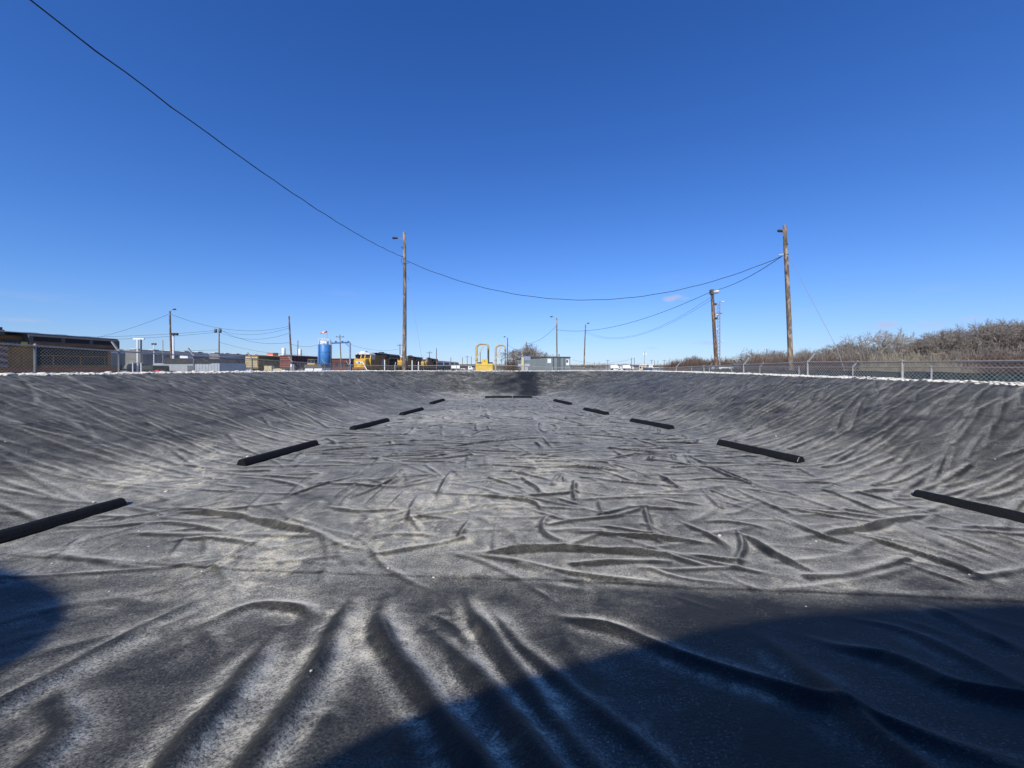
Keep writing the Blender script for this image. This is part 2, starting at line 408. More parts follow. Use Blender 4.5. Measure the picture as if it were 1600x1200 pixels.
# ------------------------------------------------------------------ the lined basin
TOE = np.array([(-4.9,2.8),(-4.85,5.0),(-4.6,8.0),(-4.25,11.0),(-3.9,14.5),(-3.5,18.0),(-2.7,20.8),
                (1.7,20.9),(2.7,16.5),(3.5,13.2),(4.4,10.0),(5.1,6.6),(5.5,4.9),(5.7,2.8)])
RIM = np.array([(-10.5,-2.2),(-10.5,4.0),(-10.5,12.0),(-10.4,18.0),(-9.9,21.5),(-8.6,24.0),(-6.0,25.2),(-2.0,25.4),
                (4.0,25.5),(6.6,24.8),(8.1,22.8),(8.8,19.5),(8.8,12.0),(8.8,4.0),(8.8,-2.2)])
ZF = -1.65
def seg_dist(px, py, poly):
    d = np.full(px.shape, 1e9)
    n = len(poly)
    for i in range(n):
        ax, ay = poly[i]; bx, by = poly[(i+1) % n]
        vx, vy = bx-ax, by-ay
        t = np.clip(((px-ax)*vx+(py-ay)*vy)/(vx*vx+vy*vy), 0, 1)
        d = np.minimum(d, np.hypot(px-ax-t*vx, py-ay-t*vy))
    return d
def inside(px, py, poly):
    c = np.zeros(px.shape, bool); n = len(poly)
    for i in range(n):
        ax, ay = poly[i]; bx, by = poly[(i+1) % n]
        if ay == by: continue
        c ^= ((ay > py) != (by > py)) & (px < (bx-ax)*(py-ay)/(by-ay)+ax)
    return c
def rim_z(x, y):
    l = np.clip((x+10.5)/19.3, 0, 1)
    zl = -0.13-0.12*np.clip((y-6)/18, 0, 1)
    return zl*(1-l)+(-0.25)*l
def make_base():
    gx = np.arange(-13, 11.5, 0.1); gy = np.arange(-5, 28.5, 0.1)
    X, Y = np.meshgrid(gx, gy)
    dt = seg_dist(X, Y, TOE); dt[inside(X, Y, TOE)] = 0
    ir = inside(X, Y, RIM)
    dr = seg_dist(X, Y, RIM); dr[~ir] = 0
    t = dt/np.maximum(dt+dr, 1e-6)
    s = t**1.18
    Z = ZF+(rim_z(X, Y)-ZF)*s
    for it in range(5):
        k = 3
        P = np.pad(Z, k, mode='edge')
        Z = sum(P[k:-k, j:j+Z.shape[1]] for j in range(2*k+1))/(2*k+1)
        P = np.pad(Z, k, mode='edge')
        Z = sum(P[j:j+Z.shape[0], k:-k] for j in range(2*k+1))/(2*k+1)
    return gx, gy, Z
GX, GY, GZ = make_base()
def base_z(x, y):
    x = np.asarray(x, float); y = np.asarray(y, float)
    u = np.clip((x-GX[0])/0.1, 0, len(GX)-1.001); v = np.clip((y-GY[0])/0.1, 0, len(GY)-1.001)
    i = u.astype(int); j = v.astype(int); fu = u-i; fv = v-j
    return (GZ[j, i]*(1-fu)+GZ[j, i+1]*fu)*(1-fv)+(GZ[j+1, i]*(1-fu)+GZ[j+1, i+1]*fu)*fv

# main folds of the sheet: (height in cm, plan polyline in metres)
FOLDS = [
(5,[(-4.29,4.51),(-3.35,4.36),(-2.45,3.98),(-1.95,3.77),(-1.53,3.52),(-1.13,3.48)]),
(5,[(-0.54,3.42),(-0.21,3.37),(0.32,3.45),(0.64,3.42),(1.06,3.40),(1.66,3.32)]),
(4,[(0.48,3.81),(0.94,3.77),(1.39,3.70),(1.79,3.59),(1.95,3.55)]),
(4.5,[(0.44,4.36),(0.33,3.98),(0.33,3.77),(0.41,3.64),(0.59,3.53)]),
(4,[(-0.43,4.27),(-0.49,3.93),(-0.53,3.60)]),
(3,[(-1.42,3.71),(-1.18,3.78),(-0.63,3.77)]),
(5,[(-1.09,2.85),(-1.07,2.47),(-0.94,1.91),(-0.87,1.51)]),
(5,[(-1.37,2.30),(-1.25,1.85),(-1.16,1.51),(-1.08,1.24)]),
(4,[(-2.10,2.90),(-2.13,2.38),(-2.10,1.94),(-2.05,1.66)]),
(5,[(-0.89,2.85),(-0.83,2.42),(-0.65,2.04),(-0.43,1.73),(-0.28,1.51)]),
(5.5,[(-0.48,2.26),(-0.24,1.90),(-0.08,1.62),(0.03,1.41),(0.10,1.24)]),
(4.5,[(-0.37,2.83),(-0.23,2.42),(-0.08,2.04),(0.03,1.77)]),
(4.5,[(0.12,2.47),(0.36,2.32),(0.56,2.23),(0.70,2.10),(0.84,1.91),(1.02,1.75),(1.19,1.58)]),
(5.5,[(1.33,2.28),(1.36,1.99),(1.35,1.75),(1.31,1.51),(1.28,1.34),(1.28,1.22)]),
(5,[(1.52,2.23),(1.68,2.02),(1.82,1.90),(1.86,1.72),(1.89,1.61),(2.06,1.54)]),
(4,[(2.75,2.57),(2.67,2.27),(2.59,1.94)]),
(4.5,[(2.11,3.85),(2.27,3.70),(2.29,3.35),(2.39,3.10),(2.44,2.89)]),
(4,[(1.73,4.23),(1.89,3.85),(1.96,3.59),(1.93,3.35)]),
(3.5,[(1.98,4.09),(2.37,4.06),(2.66,3.80)]),
(4,[(2.93,4.29),(2.98,3.75),(3.12,3.59),(3.29,3.57)]),
(4.5,[(2.54,3.63),(3.09,3.78),(3.45,3.85),(4.05,4.09),(4.60,4.25),(4.98,4.27)]),
(4.5,[(3.35,3.82),(3.52,3.45),(3.60,3.15),(3.60,2.82)]),
(4,[(4.19,3.91),(4.22,3.59),(4.20,3.15)]),
(3.5,[(1.47,3.40),(1.80,3.27),(2.07,3.27)]),
(3.5,[(-0.52,5.69),(-0.09,5.66),(0.28,5.69)]),
(4,[(0.10,6.11),(0.42,6.31),(1.10,6.31),(1.53,6.11),(2.15,6.00)]),
(4,[(-2.00,7.99),(-1.20,7.99),(-0.56,8.39),(0.07,8.69),(1.19,8.92)]),
(4,[(-0.45,4.90),(0.00,4.79),(0.27,4.67),(0.37,4.31)]),
(3,[(0.53,4.90),(0.84,4.56)]),
(3.5,[(0.96,5.76),(0.82,5.03),(0.77,4.42)]),
(3.5,[(1.10,4.90),(1.00,4.15)]),
(4,[(-0.92,6.11),(-0.93,5.30),(-0.93,4.63)]),
(3.5,[(-1.52,6.51),(-1.68,6.11),(-1.79,5.38),(-2.12,4.63)]),
(3,[(-2.27,5.93),(-2.65,5.30),(-2.92,4.74)]),
(4,[(2.22,5.93),(2.24,5.38),(2.25,4.90)]),
(3.5,[(1.80,4.90),(2.02,4.65),(2.31,4.54)]),
(3.5,[(1.21,4.52),(1.64,4.48),(2.10,4.42)]),
(4,[(3.20,6.51),(3.27,5.60),(3.46,5.13)]),
(3,[(3.30,6.47),(3.38,5.60),(3.48,5.11)]),
(3.5,[(3.70,5.47),(4.44,5.47),(4.61,5.21)]),
(4,[(4.12,5.35),(4.16,4.81),(4.17,4.42),(4.24,4.22)]),
(3,[(4.19,5.03),(4.94,5.11),(5.34,5.09)]),
(3,[(4.71,6.43),(4.54,5.59)]),
(3,[(-4.00,4.36),(-3.39,4.33),(-2.76,4.15)]),
(2.5,[(-4.14,4.01),(-3.50,4.04),(-2.60,3.71)]),
(2.5,[(-3.33,3.57),(-2.88,3.68),(-2.13,3.45)]),
(3,[(-2.28,4.56),(-1.75,4.36),(-1.19,4.46)]),
(3,[(-1.36,4.09),(-0.98,4.22),(-0.55,4.09)]),
(3,[(-1.58,5.93),(-1.72,5.16),(-1.75,4.36)]),
(3,[(-0.46,6.97),(0.35,6.92),(1.19,7.13)]),
(3,[(-2.69,6.74),(-1.90,7.13),(-1.17,7.02)]),
(3,[(1.69,7.80),(2.50,7.50),(3.09,7.13)]),
(3,[(0.81,6.11),(0.75,5.30)]),
(3.5,[(1.19,3.57),(1.39,3.32),(1.65,3.10)]),
(3,[(3.21,3.32),(3.30,3.05),(3.39,2.75)]),
(3,[(-1.85,2.22),(-1.71,2.56),(-1.38,2.51),(-1.18,2.35)]),
(4,[(-2.05,1.75),(-1.85,1.55),(-1.62,1.38),(-1.45,1.05),(-1.35,0.7)]),
(3,[(-0.17,2.60),(0.00,2.11),(0.15,1.85)]),
(3,[(1.98,2.43),(2.23,2.23),(2.20,1.88)]),
(2.5,[(1.02,3.21),(1.28,2.94),(1.66,2.84)])
]
def axis_y():
    a = np.arange(-2.9, 0.9, 0.045)
    b = 0.9*np.exp(np.arange(0, math.log(26.6/0.9), 0.0046))
    return np.concatenate([a, b])
def axis_x():
    h = [0.0]
    while h[-1] < 11.4: h.append(h[-1]+0.0125+0.0021*max(0, h[-1]-1.0))
    h = np.array(h)
    return np.concatenate([-h[:0:-1], h[h < 9.6]])
AX, AY = axis_x(), axis_y()
LX, LY = np.meshgrid(AX, AY)
LBASE = base_z(LX, LY)
FOLD = np.zeros_like(LX); WIDE = np.zeros_like(LX)
def vnoise(x, y, s, seed):
    r = np.random.default_rng(seed); out = 0
    for k in range(5):
        a, b, c = r.uniform(-s, s), r.uniform(-s, s), r.uniform(0, 6.28)
        out = out+np.sin(a*x+b*y+c)
    return out/5
WX = LX+0.035*vnoise(LX, LY, 3.5, 41)+0.009*vnoise(LX, LY, 11.0, 42)
WY = LY+0.035*vnoise(LX, LY, 3.5, 43)+0.009*vnoise(LX, LY, 11.0, 44)
def smooth_poly(p, n=14):
    p = np.asarray(p, float)
    if len(p) < 3:
        t = np.linspace(0, 1, n)[:, None]; return p[0]*(1-t)+p[1]*t
    q = np.vstack([2*p[0]-p[1], p, 2*p[-1]-p[-2]]); out = []
    m = max(2, n//(len(p)-1))
    for i in range(1, len(q)-2):
        for t in np.linspace(0, 1, m, endpoint=False):
            out.append(0.5*((2*q[i])+(-q[i-1]+q[i+1])*t+(2*q[i-1]-5*q[i]+4*q[i+1]-q[i+2])*t*t+(-q[i-1]+3*q[i]-3*q[i+1]+q[i+2])*t**3))
    out.append(q[-2]); return np.array(out)
def stamp(path, amp, sig, taper=0.25, wide=2.6, joined=(False, False)):
    """raise a rounded fold along a plan path (amp, sig in metres)"""
    m = sig*wide*2.4+0.06
    x0, x1 = np.searchsorted(AX, (path[:, 0].min()-m, path[:, 0].max()+m))
    y0, y1 = np.searchsorted(AY, (path[:, 1].min()-m, path[:, 1].max()+m))
    if x1-x0 < 2 or y1-y0 < 2: return
    gx = WX[y0:y1, x0:x1]; gy = WY[y0:y1, x0:x1]
    best = np.full(gx.shape, 1e9); bt = np.zeros_like(gx)
    sl = np.hypot(*np.diff(path, axis=0).T); cum = np.concatenate([[0], np.cumsum(sl)]); L = cum[-1]
    for i in range(len(path)-1):
        ax_, ay_ = path[i]; vx, vy = path[i+1]-path[i]
        t = np.clip(((gx-ax_)*vx+(gy-ay_)*vy)/max(vx*vx+vy*vy, 1e-9), 0, 1)
        d = (gx-ax_-t*vx)**2+(gy-ay_-t*vy)**2
        k = d < best
        best[k] = d[k]; bt[k] = (cum[i]+t*sl[i])[k]
    e = np.minimum(bt+(9 if joined[0] else 0), L-bt+(9 if joined[1] else 0))/max(L*taper, 1e-6)
    e = np.clip(e, 0, 1); e = e*e*(3-2*e)*0.94+0.06*(e > 0)
    ph = rng.uniform(0, 6.28, 2); e = e*(0.78+0.16*np.sin(bt*5.1+ph[0])+0.10*np.sin(bt*11.3+ph[1]))
    g = e*amp*np.exp(-0.5*(best/(sig*sig)+1e-9)**0.86)
    w = e*amp*np.exp(-best/(2*(sig*wide)**2))
    FOLD[y0:y1, x0:x1] = np.sqrt(FOLD[y0:y1, x0:x1]**2+g*g)
    WIDE[y0:y1, x0:x1] = np.maximum(WIDE[y0:y1, x0:x1], w)
def wander(x, y, ang, length, bend, n=9):
    p = [(x, y)]; a = ang; st = length/n; k = rng.normal(0, bend)
    for i in range(n):
        a += k/n+rng.normal(0, bend*0.35)
        p.append((p[-1][0]+math.cos(a)*st, p[-1][1]+math.sin(a)*st))
    p = np.array(p); return p-p.mean(axis=0)+np.array([x, y])
def fold_at(x, y):
    i = min(max(int(np.searchsorted(AX, x)), 0), len(AX)-1); j = min(max(int(np.searchsorted(AY, y)), 0), len(AY)-1)
    return FOLD[j, i]
def stop_at_folds(p, thr=0.0065, minlen=0.42):
    """cut a new fold where it runs into one that is already there"""
    q = smooth_poly(p[::3] if len(p) > 9 else p, max(24, int(np.hypot(*np.diff(p, axis=0).T).sum()/0.07)))
    m = len(q)//2; a = b = m
    if fold_at(*q[m]) > thr: return None
    while a > 0 and fold_at(*q[a-1]) < thr: a -= 1
    while b < len(q)-1 and fold_at(*q[b+1]) < thr: b += 1
    hit = (a > 0, b < len(q)-1); q = q[max(a-2, 0):b+3]
    if len(q) < 4 or np.hypot(*np.diff(q, axis=0).T).sum() < minlen: return None
    return q[np.linspace(0, len(q)-1, min(len(q), 14)).astype(int)], hit
def stamp_new(p, amp, sig, **kw):
    q = stop_at_folds(p)
    if q is not None: stamp(q[0], amp, sig, joined=q[1], **kw)
for a, p in FOLDS:
    p = np.array(p)
    near = p[:, 1].mean() < 2.7
    if near and p[-1, 1] < 1.9 and p[0, 1] > p[-1, 1]:      # these run on down the near slope
        d_ = p[-1]-p[-2]; d_ /= np.hypot(*d_); p = np.vstack([p, p[-1]+d_*0.45, p[-1]+d_*0.8+np.array([0.06, -0.1])])
    stamp(smooth_poly(p, 18), a*(0.0112 if near else 0.0125)*(0.7 if not near and np.hypot(*(p[-1]-p[0])) < 0.95 else 1.0), (0.035 if near else 0.027)*(0.75+a*0.06), 0.30 if near else 0.36)
# folds between them on the floor: mostly across the basin, some along it
for i in range(2500):
    y = 3.0+17.6*rng.random()**0.95; x = rng.uniform(-4.6, 5.0)
    hw = 4.9-0.16*(y-4)
    if abs(x) > hw: continue
    u = rng.random(); s = min(1.0, 0.55+y/22)
    if u < 0.55: ang, ln = rng.normal(0, 0.13), rng.uniform(0.7, 3.0)
    elif u < 0.88: ang, ln = math.pi/2+rng.normal(0, 0.28), rng.uniform(0.6, 2.0)
    else: ang, ln = rng.uniform(0, math.pi), rng.uniform(0.3, 1.1)
    big = rng.random() < 0.3
    dens = 0.8 if y < 6.5 else 1.0
    stamp_new(wander(x, y, ang, ln*s*1.35, 0.35), (rng.uniform(0.024, 0.040) if big else rng.uniform(0.010, 0.022))*dens, rng.uniform(0.022, 0.034)*(0.8+y/24))
# near slope: soft folds that run towards the camera
for i in range(75):
    x = rng.uniform(-4, 4.6); y = rng.uniform(0.3, 2.8)
    stamp_new(wander(x, y, math.pi/2+0.28*x/2+rng.normal(0, 0.35), rng.uniform(0.3, 1.3), 0.5), rng.uniform(0.006, 0.016), rng.uniform(0.025, 0.05))
# side slopes: long folds that run down and back towards the camera
for i in range(900):
    y = rng.uniform(0.0, 23.5); f = rng.random()**0.9
    x = -4.9-5.4*f
    if y > 19: x += 1.5*(y-19)/4
    far = np.clip((y-4)/16, 0, 1)
    stamp_new(wander(x, y, -(0.10+0.62*far)+rng.normal(0, 0.11), rng.uniform(1.6, 5.5), 0.16, 14), rng.uniform(0.014, 0.032)*(0.7+0.3*far), rng.uniform(0.024, 0.036))
for i in range(900):
    y = rng.uniform(0.0, 23.5); f = rng.random()**0.9
    x = 5.3+3.3*f-0.13*(y-4)*(1-f)
    far = np.clip((y-4)/16, 0, 1)
    stamp_new(wander(x, y, math.pi+(0.22+0.75*far)+rng.normal(0, 0.10), rng.uniform(1.2, 4.6), 0.17, 14), rng.uniform(0.014, 0.032), rng.uniform(0.024, 0.034))
for i in range(420):
    x = rng.uniform(-7.5, 6.0); y = rng.uniform(20.8, 25.3)
    ang = rng.normal(0, 0.25) if rng.random() < 0.6 else -math.pi/2+rng.normal(0.45*np.sign(x), 0.3)
    stamp_new(wander(x, y, ang, rng.uniform(0.5, 2.2), 0.3), rng.uniform(0.012, 0.035), rng.uniform(0.04, 0.07))
# welded seams between the rolls: a low step with a free lip
SEAM = np.zeros_like(LX)
for y0, sl in ((2.93, -0.085), (7.15, -0.02), (11.4, -0.03), (15.7, -0.02)):
    yl = y0+sl*LX+0.045*vnoise(LX, LY*0, 2.6, 5)+0.012*vnoise(LX, LY*0, 14.0, 6)
    d = LY-yl
    SEAM += (0.75+0.45*vnoise(LX, LY*0, 2.2, 71))*np.where(d > 0, np.exp(-(d/0.09)**2), np.exp(-(d/0.018)**2))*0.011
UND = 0.018*vnoise(LX, LY, 1.6, 11)+0.009*vnoise(LX, LY, 4.2, 12)+0.004*vnoise(LX, LY, 9.0, 13)
STOP_SEGS = [((-4.88, 3.05), (-4.60, 4.52)), ((-4.50, 6.38), (-4.13, 8.05)), ((-4.14, 9.95), (-3.76, 11.55)), ((-3.70, 12.85), (-3.42, 14.55)), ((-3.52, 16.7), (-3.30, 18.4)), ((5.62, 3.2), (5.17, 4.9)), ((4.93, 6.55), (4.40, 8.12)), ((4.16, 10.0), (3.60, 11.5)), ((3.26, 13.15), (2.78, 14.6)), ((2.50, 16.45), (2.03, 18.1)), ((-1.42, 20.25), (0.0, 20.28)), ((0.05, 20.28), (1.05, 20.26))]
for a_, b_ in STOP_SEGS:                       # the weights press the sheet flat beneath them
    d_ = seg_dist(LX, LY, np.array([a_, b_])); FOLD *= 1-0.93*np.exp(-(d_/0.20)**2); WIDE *= 1-0.8*np.exp(-(d_/0.20)**2)
gy_, gx_ = np.gradient(FOLD+SEAM*(LBASE < -1.2), AY, AX)
# flanks that face the camera come out darker, crests and far sides paler
flank = (np.maximum(gy_, 0)+0.66*np.maximum(gx_, 0)+0.20*np.maximum(-gx_, 0)+0.12*np.maximum(-gy_, 0))*(1-0.28*np.clip((LBASE+1.5)/0.2, 0, 1))
fold_a = np.clip((flank-0.07)/0.26, 0, 1)
LZ = LBASE+FOLD+SEAM*(LBASE < -1.2)+UND
hi_a = np.clip((FOLD-0.008+0.006*vnoise(LX, LY, 9.0, 61))/0.034, 0, 1)
fold_a = np.maximum(fold_a, hi_a*np.where(LY < 3.0, 0.68, 0.0))
onslope = np.clip((LBASE+1.5)/0.2, 0, 1)
far_side = np.clip((-gy_+0.35*np.maximum(-gx_, 0)-0.03-0.05*onslope)/0.25, 0, 1)*(1-0.35*onslope)+0.8*np.clip((FOLD-0.008)/0.02, 0, 1)*np.clip(1-np.hypot(gx_, gy_)/0.25, 0, 1)*(LY > 3.0)
foot_a = np.clip((WIDE-FOLD*1.1)/0.020, 0, 1)
foot_a = np.clip(np.clip(foot_a, 0, 1)*(0.8-0.6*onslope)+far_side, 0, 1.3)*np.clip(1-fold_a, 0, 1)
# dried silt left by puddles on the floor; little on the slopes
flat = np.clip((-1.36-LBASE)/0.25, 0, 1)
puddle = np.clip(vnoise(LX, LY, 1.1, 21)*2.2+vnoise(LX, LY, 2.9, 22)*1.5+0.02, 0, 1)*flat
leftbias = np.clip(0.85-0.13*(LX+1.5), 0.25, 1.15)
depo_a = np.clip(puddle*leftbias*np.clip(1.25-LY/16, 0.35, 1), 0, 1)
depo_a = np.maximum(depo_a, 0.55*np.exp(-((LY-3.05+0.085*LX)/0.16)**2)*flat*(0.6+0.5*vnoise(LX, LY, 5, 23)))
foot_a = foot_a*(1-0.75*np.clip((LX+0.2)/1.2, 0, 1)*np.clip((2.85-LY)/0.3, 0, 1))  # pale fold feet cut back to darken the cast shadow at near right
near_silt_shade = np.clip((3.15-LY)/0.4, 0, 1)*np.clip(1.1-0.20*np.maximum(-0.6-LX, 0)-0.55*np.maximum(LX+0.3, 0), 0.03, 1)  # silt fades to the right so the cast shadow there looks deeper
depo_a = np.clip(depo_a+near_silt_shade*(0.62*np.clip((WIDE-FOLD*0.9-0.006)/0.016, 0, 1)+0.35*np.clip(vnoise(LX, LY, 5.0, 27)*2-0.25, 0, 1))*(1-hi_a), 0, 1)
# a dark wetted streak down the far slope
stain_a = np.exp(-(((LX-0.95)/0.78)**2)**1.5)*np.clip((LY-20.6)/0.8, 0, 1)*1.0
stain_a = np.maximum(stain_a, 0.85*np.exp(-(((LX+0.05)/1.25)**2)-((LY-23.1)/1.8)**2))
stain_a = np.clip(stain_a*(1.0+0.35*vnoise(LX, LY, 6, 31)), 0, 0.93)
keep = inside(LX, LY, RIM*np.array([1.0, 1.0])) | (seg_dist(LX, LY, RIM) < 0.22)
ny, nx = LX.shape
idx = np.arange(ny*nx).reshape(ny, nx)
quads = np.stack([idx[:-1, :-1], idx[:-1, 1:], idx[1:, 1:], idx[1:, :-1]], axis=-1)
kq = keep[:-1, :-1] & keep[:-1, 1:] & keep[1:, 1:] & keep[1:, :-1]
quads = quads[kq]
used = np.zeros(ny*nx, bool); used[quads.ravel()] = True
remap = np.cumsum(used)-1
LV = np.stack([LX, LY, LZ], axis=-1).reshape(-1, 3)[used]
me = mesh_np("basin_liner", LV, remap[quads], LINER, True)
for nm, arr in (("fold", fold_a), ("foot", foot_a), ("stain", stain_a), ("depo", depo_a), ("bed_shade", np.where(LY < 3, np.clip((LY-2.6)/1.0, -0.55, 1)-0.9*np.clip((LX-0.2)/1.5, 0, 1)*np.clip((2.9-LY)/0.5, 0, 1), np.clip((-1.30-LBASE)/0.30, -0.18, 1)))):  # last mask also drops at near right, painting the cast shadow darker
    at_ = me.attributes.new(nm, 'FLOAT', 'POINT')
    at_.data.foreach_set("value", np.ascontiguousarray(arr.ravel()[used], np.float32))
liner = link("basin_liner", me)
tag(liner, "wrinkled dusty black sheet lining the floor and slopes of the basin", None, None, "structure")
def liner_z(x, y):
    i = int(np.clip(np.searchsorted(AX, x), 1, len(AX)-1)); j = int(np.clip(np.searchsorted(AY, y), 1, len(AY)-1))
    return float(LZ[j, i])

# ------------------------------------------------------------------ ground: limestone crest round the rim, then the flat yard
def resample(poly, n):
    p = np.vstack([poly, poly[:1]]); s = np.concatenate([[0], np.cumsum(np.hypot(*np.diff(p, axis=0).T))])
    t = np.linspace(0, s[-1], n, endpoint=False)
    return np.stack([np.interp(t, s, p[:, 0]), np.interp(t, s, p[:, 1])], axis=1)
rimc = resample(RIM, 900)
for _ in range(6): rimc = (np.roll(rimc, 1, 0)+2*rimc+np.roll(rimc, -1, 0))/4
tg = np.roll(rimc, -1, 0)-np.roll(rimc, 1, 0); tg /= np.linalg.norm(tg, axis=1, keepdims=True)
nrm = np.stack([tg[:, 1], -tg[:, 0]], axis=1)
if ((rimc+nrm*0.5-rimc.mean(0))**2).sum() < ((rimc-nrm*0.5-rimc.mean(0))**2).sum(): nrm = -nrm
zr = base_z(rimc[:, 0]-nrm[:, 0]*0.15, rimc[:, 1]-nrm[:, 1]*0.15)
rings, limes = [], []
for off, dz, lm in ((0.0, -0.05, 1), (0.05, 0.035, 1), (0.16, 0.06, 1), (0.32, 0.07, 1), (0.5, 0.06, 1), (0.75, 0.02, 1), (1.1, -0.15, 0.8), (2.0, -0.7, 0.3), (3.4, None, 0)):
    j = rng.normal(0, 0.02, (900, 1)) if 0 < off < 1.5 else 0
    q = rimc+nrm*(off+j)
    z = np.full(900, G) if dz is None else zr+dz+(rng.normal(0, 0.012, 900) if 0 < off < 1.2 else 0)
    rings.append(np.column_stack([q, z])); limes.append(np.full(900, lm))
for sc in (12, 40, 120, 500, 2500, 9000):
    c = rimc.mean(0); d = rimc-c; d = d/np.linalg.norm(d, axis=1, keepdims=True)
    base = rimc+nrm*3.4
    q = base+d*sc if sc < 100 else c+d*sc
    rings.append(np.column_stack([q, np.full(900, G)])); limes.append(np.zeros(900))
GV = np.vstack(rings); k = np.arange(900); gf = []
for r_ in range(len(rings)-1):
    a = r_*900
    gf.append(np.stack([a+k, a+(k+1) % 900, a+900+(k+1) % 900, a+900+k], axis=1))
gf = np.vstack(gf)
v0, v1, v2 = GV[gf[:, 0]], GV[gf[:, 1]], GV[gf[:, 2]]
if np.cross(v1-v0, v2-v0)[:, 2].mean() < 0: gf = gf[:, ::-1]
gme = mesh_np("ground", GV, gf, GROUND, True)
ga = gme.attributes.new("lime", 'FLOAT', 'POINT'); ga.data.foreach_set("value", np.concatenate(limes).astype(np.float32))
ground = link("ground", gme); tag(ground, "pale gravel yard with a crest of white limestone round the basin", None, None, "structure")

# crushed limestone along the crest: the big pieces singly, the rest as one mass
def rock_mesh(name, seed, mat):
    r = np.random.default_rng(seed)
    ph = (1+5**0.5)/2
    v = np.array([(-1,ph,0),(1,ph,0),(-1,-ph,0),(1,-ph,0),(0,-1,ph),(0,1,ph),(0,-1,-ph),(0,1,-ph),(ph,0,-1),(ph,0,1),(-ph,0,-1),(-ph,0,1)])/1.9
    f = np.array([(0,11,5),(0,5,1),(0,1,7),(0,7,10),(0,10,11),(1,5,9),(5,11,4),(11,10,2),(10,7,6),(7,1,8),(3,9,4),(3,4,2),(3,2,6),(3,6,8),(3,8,9),(4,9,5),(2,4,11),(6,2,10),(8,6,7),(9,8,1)])
    v = v*r.uniform(0.72, 1.25, (12, 1))*np.array([1.0, 0.75, 0.5])
    return v, f
RV = [rock_mesh("rock", s, STONE) for s in range(8)]
def crest_point(k, off):
    p = rimc[k]+nrm[k]*off; return p[0], p[1], zr[k]+0.035+0.03*min(1, off/0.3)
rock_me = [mesh_np("limestone_rock", v, f, STONE) for v, f in RV]
left_k = [i for i in range(900) if rimc[i, 0] < -10.2 and 7.5 < rimc[i, 1] < 19]
right_k = [i for i in range(900) if rimc[i, 0] > 8.5 and 6.2 < rimc[i, 1] < 16]
big_spots = [(i, rng.uniform(0.05, 0.3), rng.uniform(0.06, 0.13)) for i in rng.choice(left_k, 34)]+[(i, rng.uniform(0.1, 0.3), rng.uniform(0.035, 0.06)) for i in rng.choice(right_k, 12)]
for n_, (i, off, s) in enumerate(big_spots):
    x, y, z = crest_point(i, off)
    o = link("limestone_rock", rock_me[n_ % 8], None, (x, y, z+s*0.15)); o.scale = (s*rng.uniform(1, 1.5), s, s*rng.uniform(0.6, 0.85)); o.rotation_euler = (rng.uniform(-.2, .2), rng.uniform(-.2, .2), rng.uniform(0, 6.28))
    if x < 0: tag(o, "white limestone rock lying on the left crest below the chain link fence", "rock", "larger rocks on the left crest")
    else: tag(o, "small white limestone rock lying on the right crest below the fence", "rock", "rocks on the right crest")
def scatter(spots, smin, smax, mat, name, label):
    vs, fs, n = [], [], 0
    for x, y, z in spots:
        v, f = RV[int(rng.integers(8))]; s = rng.uniform(smin, smax); a = rng.uniform(0, 6.28); c_, s_ = math.cos(a), math.sin(a)
        w = v*s; w = np.column_stack([w[:, 0]*c_-w[:, 1]*s_+x, w[:, 0]*s_+w[:, 1]*c_+y, w[:, 2]+z+s*0.2])
        vs.append(w); fs.append(f+n); n += 12
    return tag(link(name, mesh_np(name, np.vstack(vs), np.vstack(fs), mat)), label, "gravel", None, "stuff")
sp = []
for i in range(6500):
    k_ = int(rng.integers(900))
    if rimc[k_, 1] < 2: continue
    sp.append(crest_point(k_, abs(rng.normal(0.16, 0.15))))
scatter(sp, 0.018, 0.05, STONE, "crushed_limestone", "band of crushed white limestone along the crest of the basin")
sp = []
for i in range(420):
    x, y = rng.uniform(-9, 8), 1.3+20*rng.random()**1.5
    if y > 2.3 and x*0.9 < y*1.4+1: sp.append((x, y, liner_z(x, y)-0.002))
for i in range(40): sp.append((x := 1.25+rng.normal(0, 0.22), y := rng.uniform(20.9, 24.8), liner_z(x, y)))
scatter(sp, 0.004, 0.013, PEBBLE, "pebble_litter", "scattered pale pebbles on the black sheet")
# loose stones big enough to see one by one on the sheet
for i, (x, y, s) in enumerate(((2.02, 3.74, 0.022), (-4.5, 5.0, 0.028), (-4.9, 4.5, 0.022), (-4.35, 5.6, 0.02), (-4.75, 6.9, 0.03), (-1.0, 3.1, 0.018), (5.5, 8.0, 0.025), (-0.9, 1.72, 0.008))):
    o = link("loose_stone", rock_me[i], None, (x, y, liner_z(x, y)+s*0.3)); o.scale = (s, s, s); o.rotation_euler = (0, 0, i)
    tag(o, "single small pale stone lying loose on the dusty black sheet", "stone", "loose stones on the sheet")

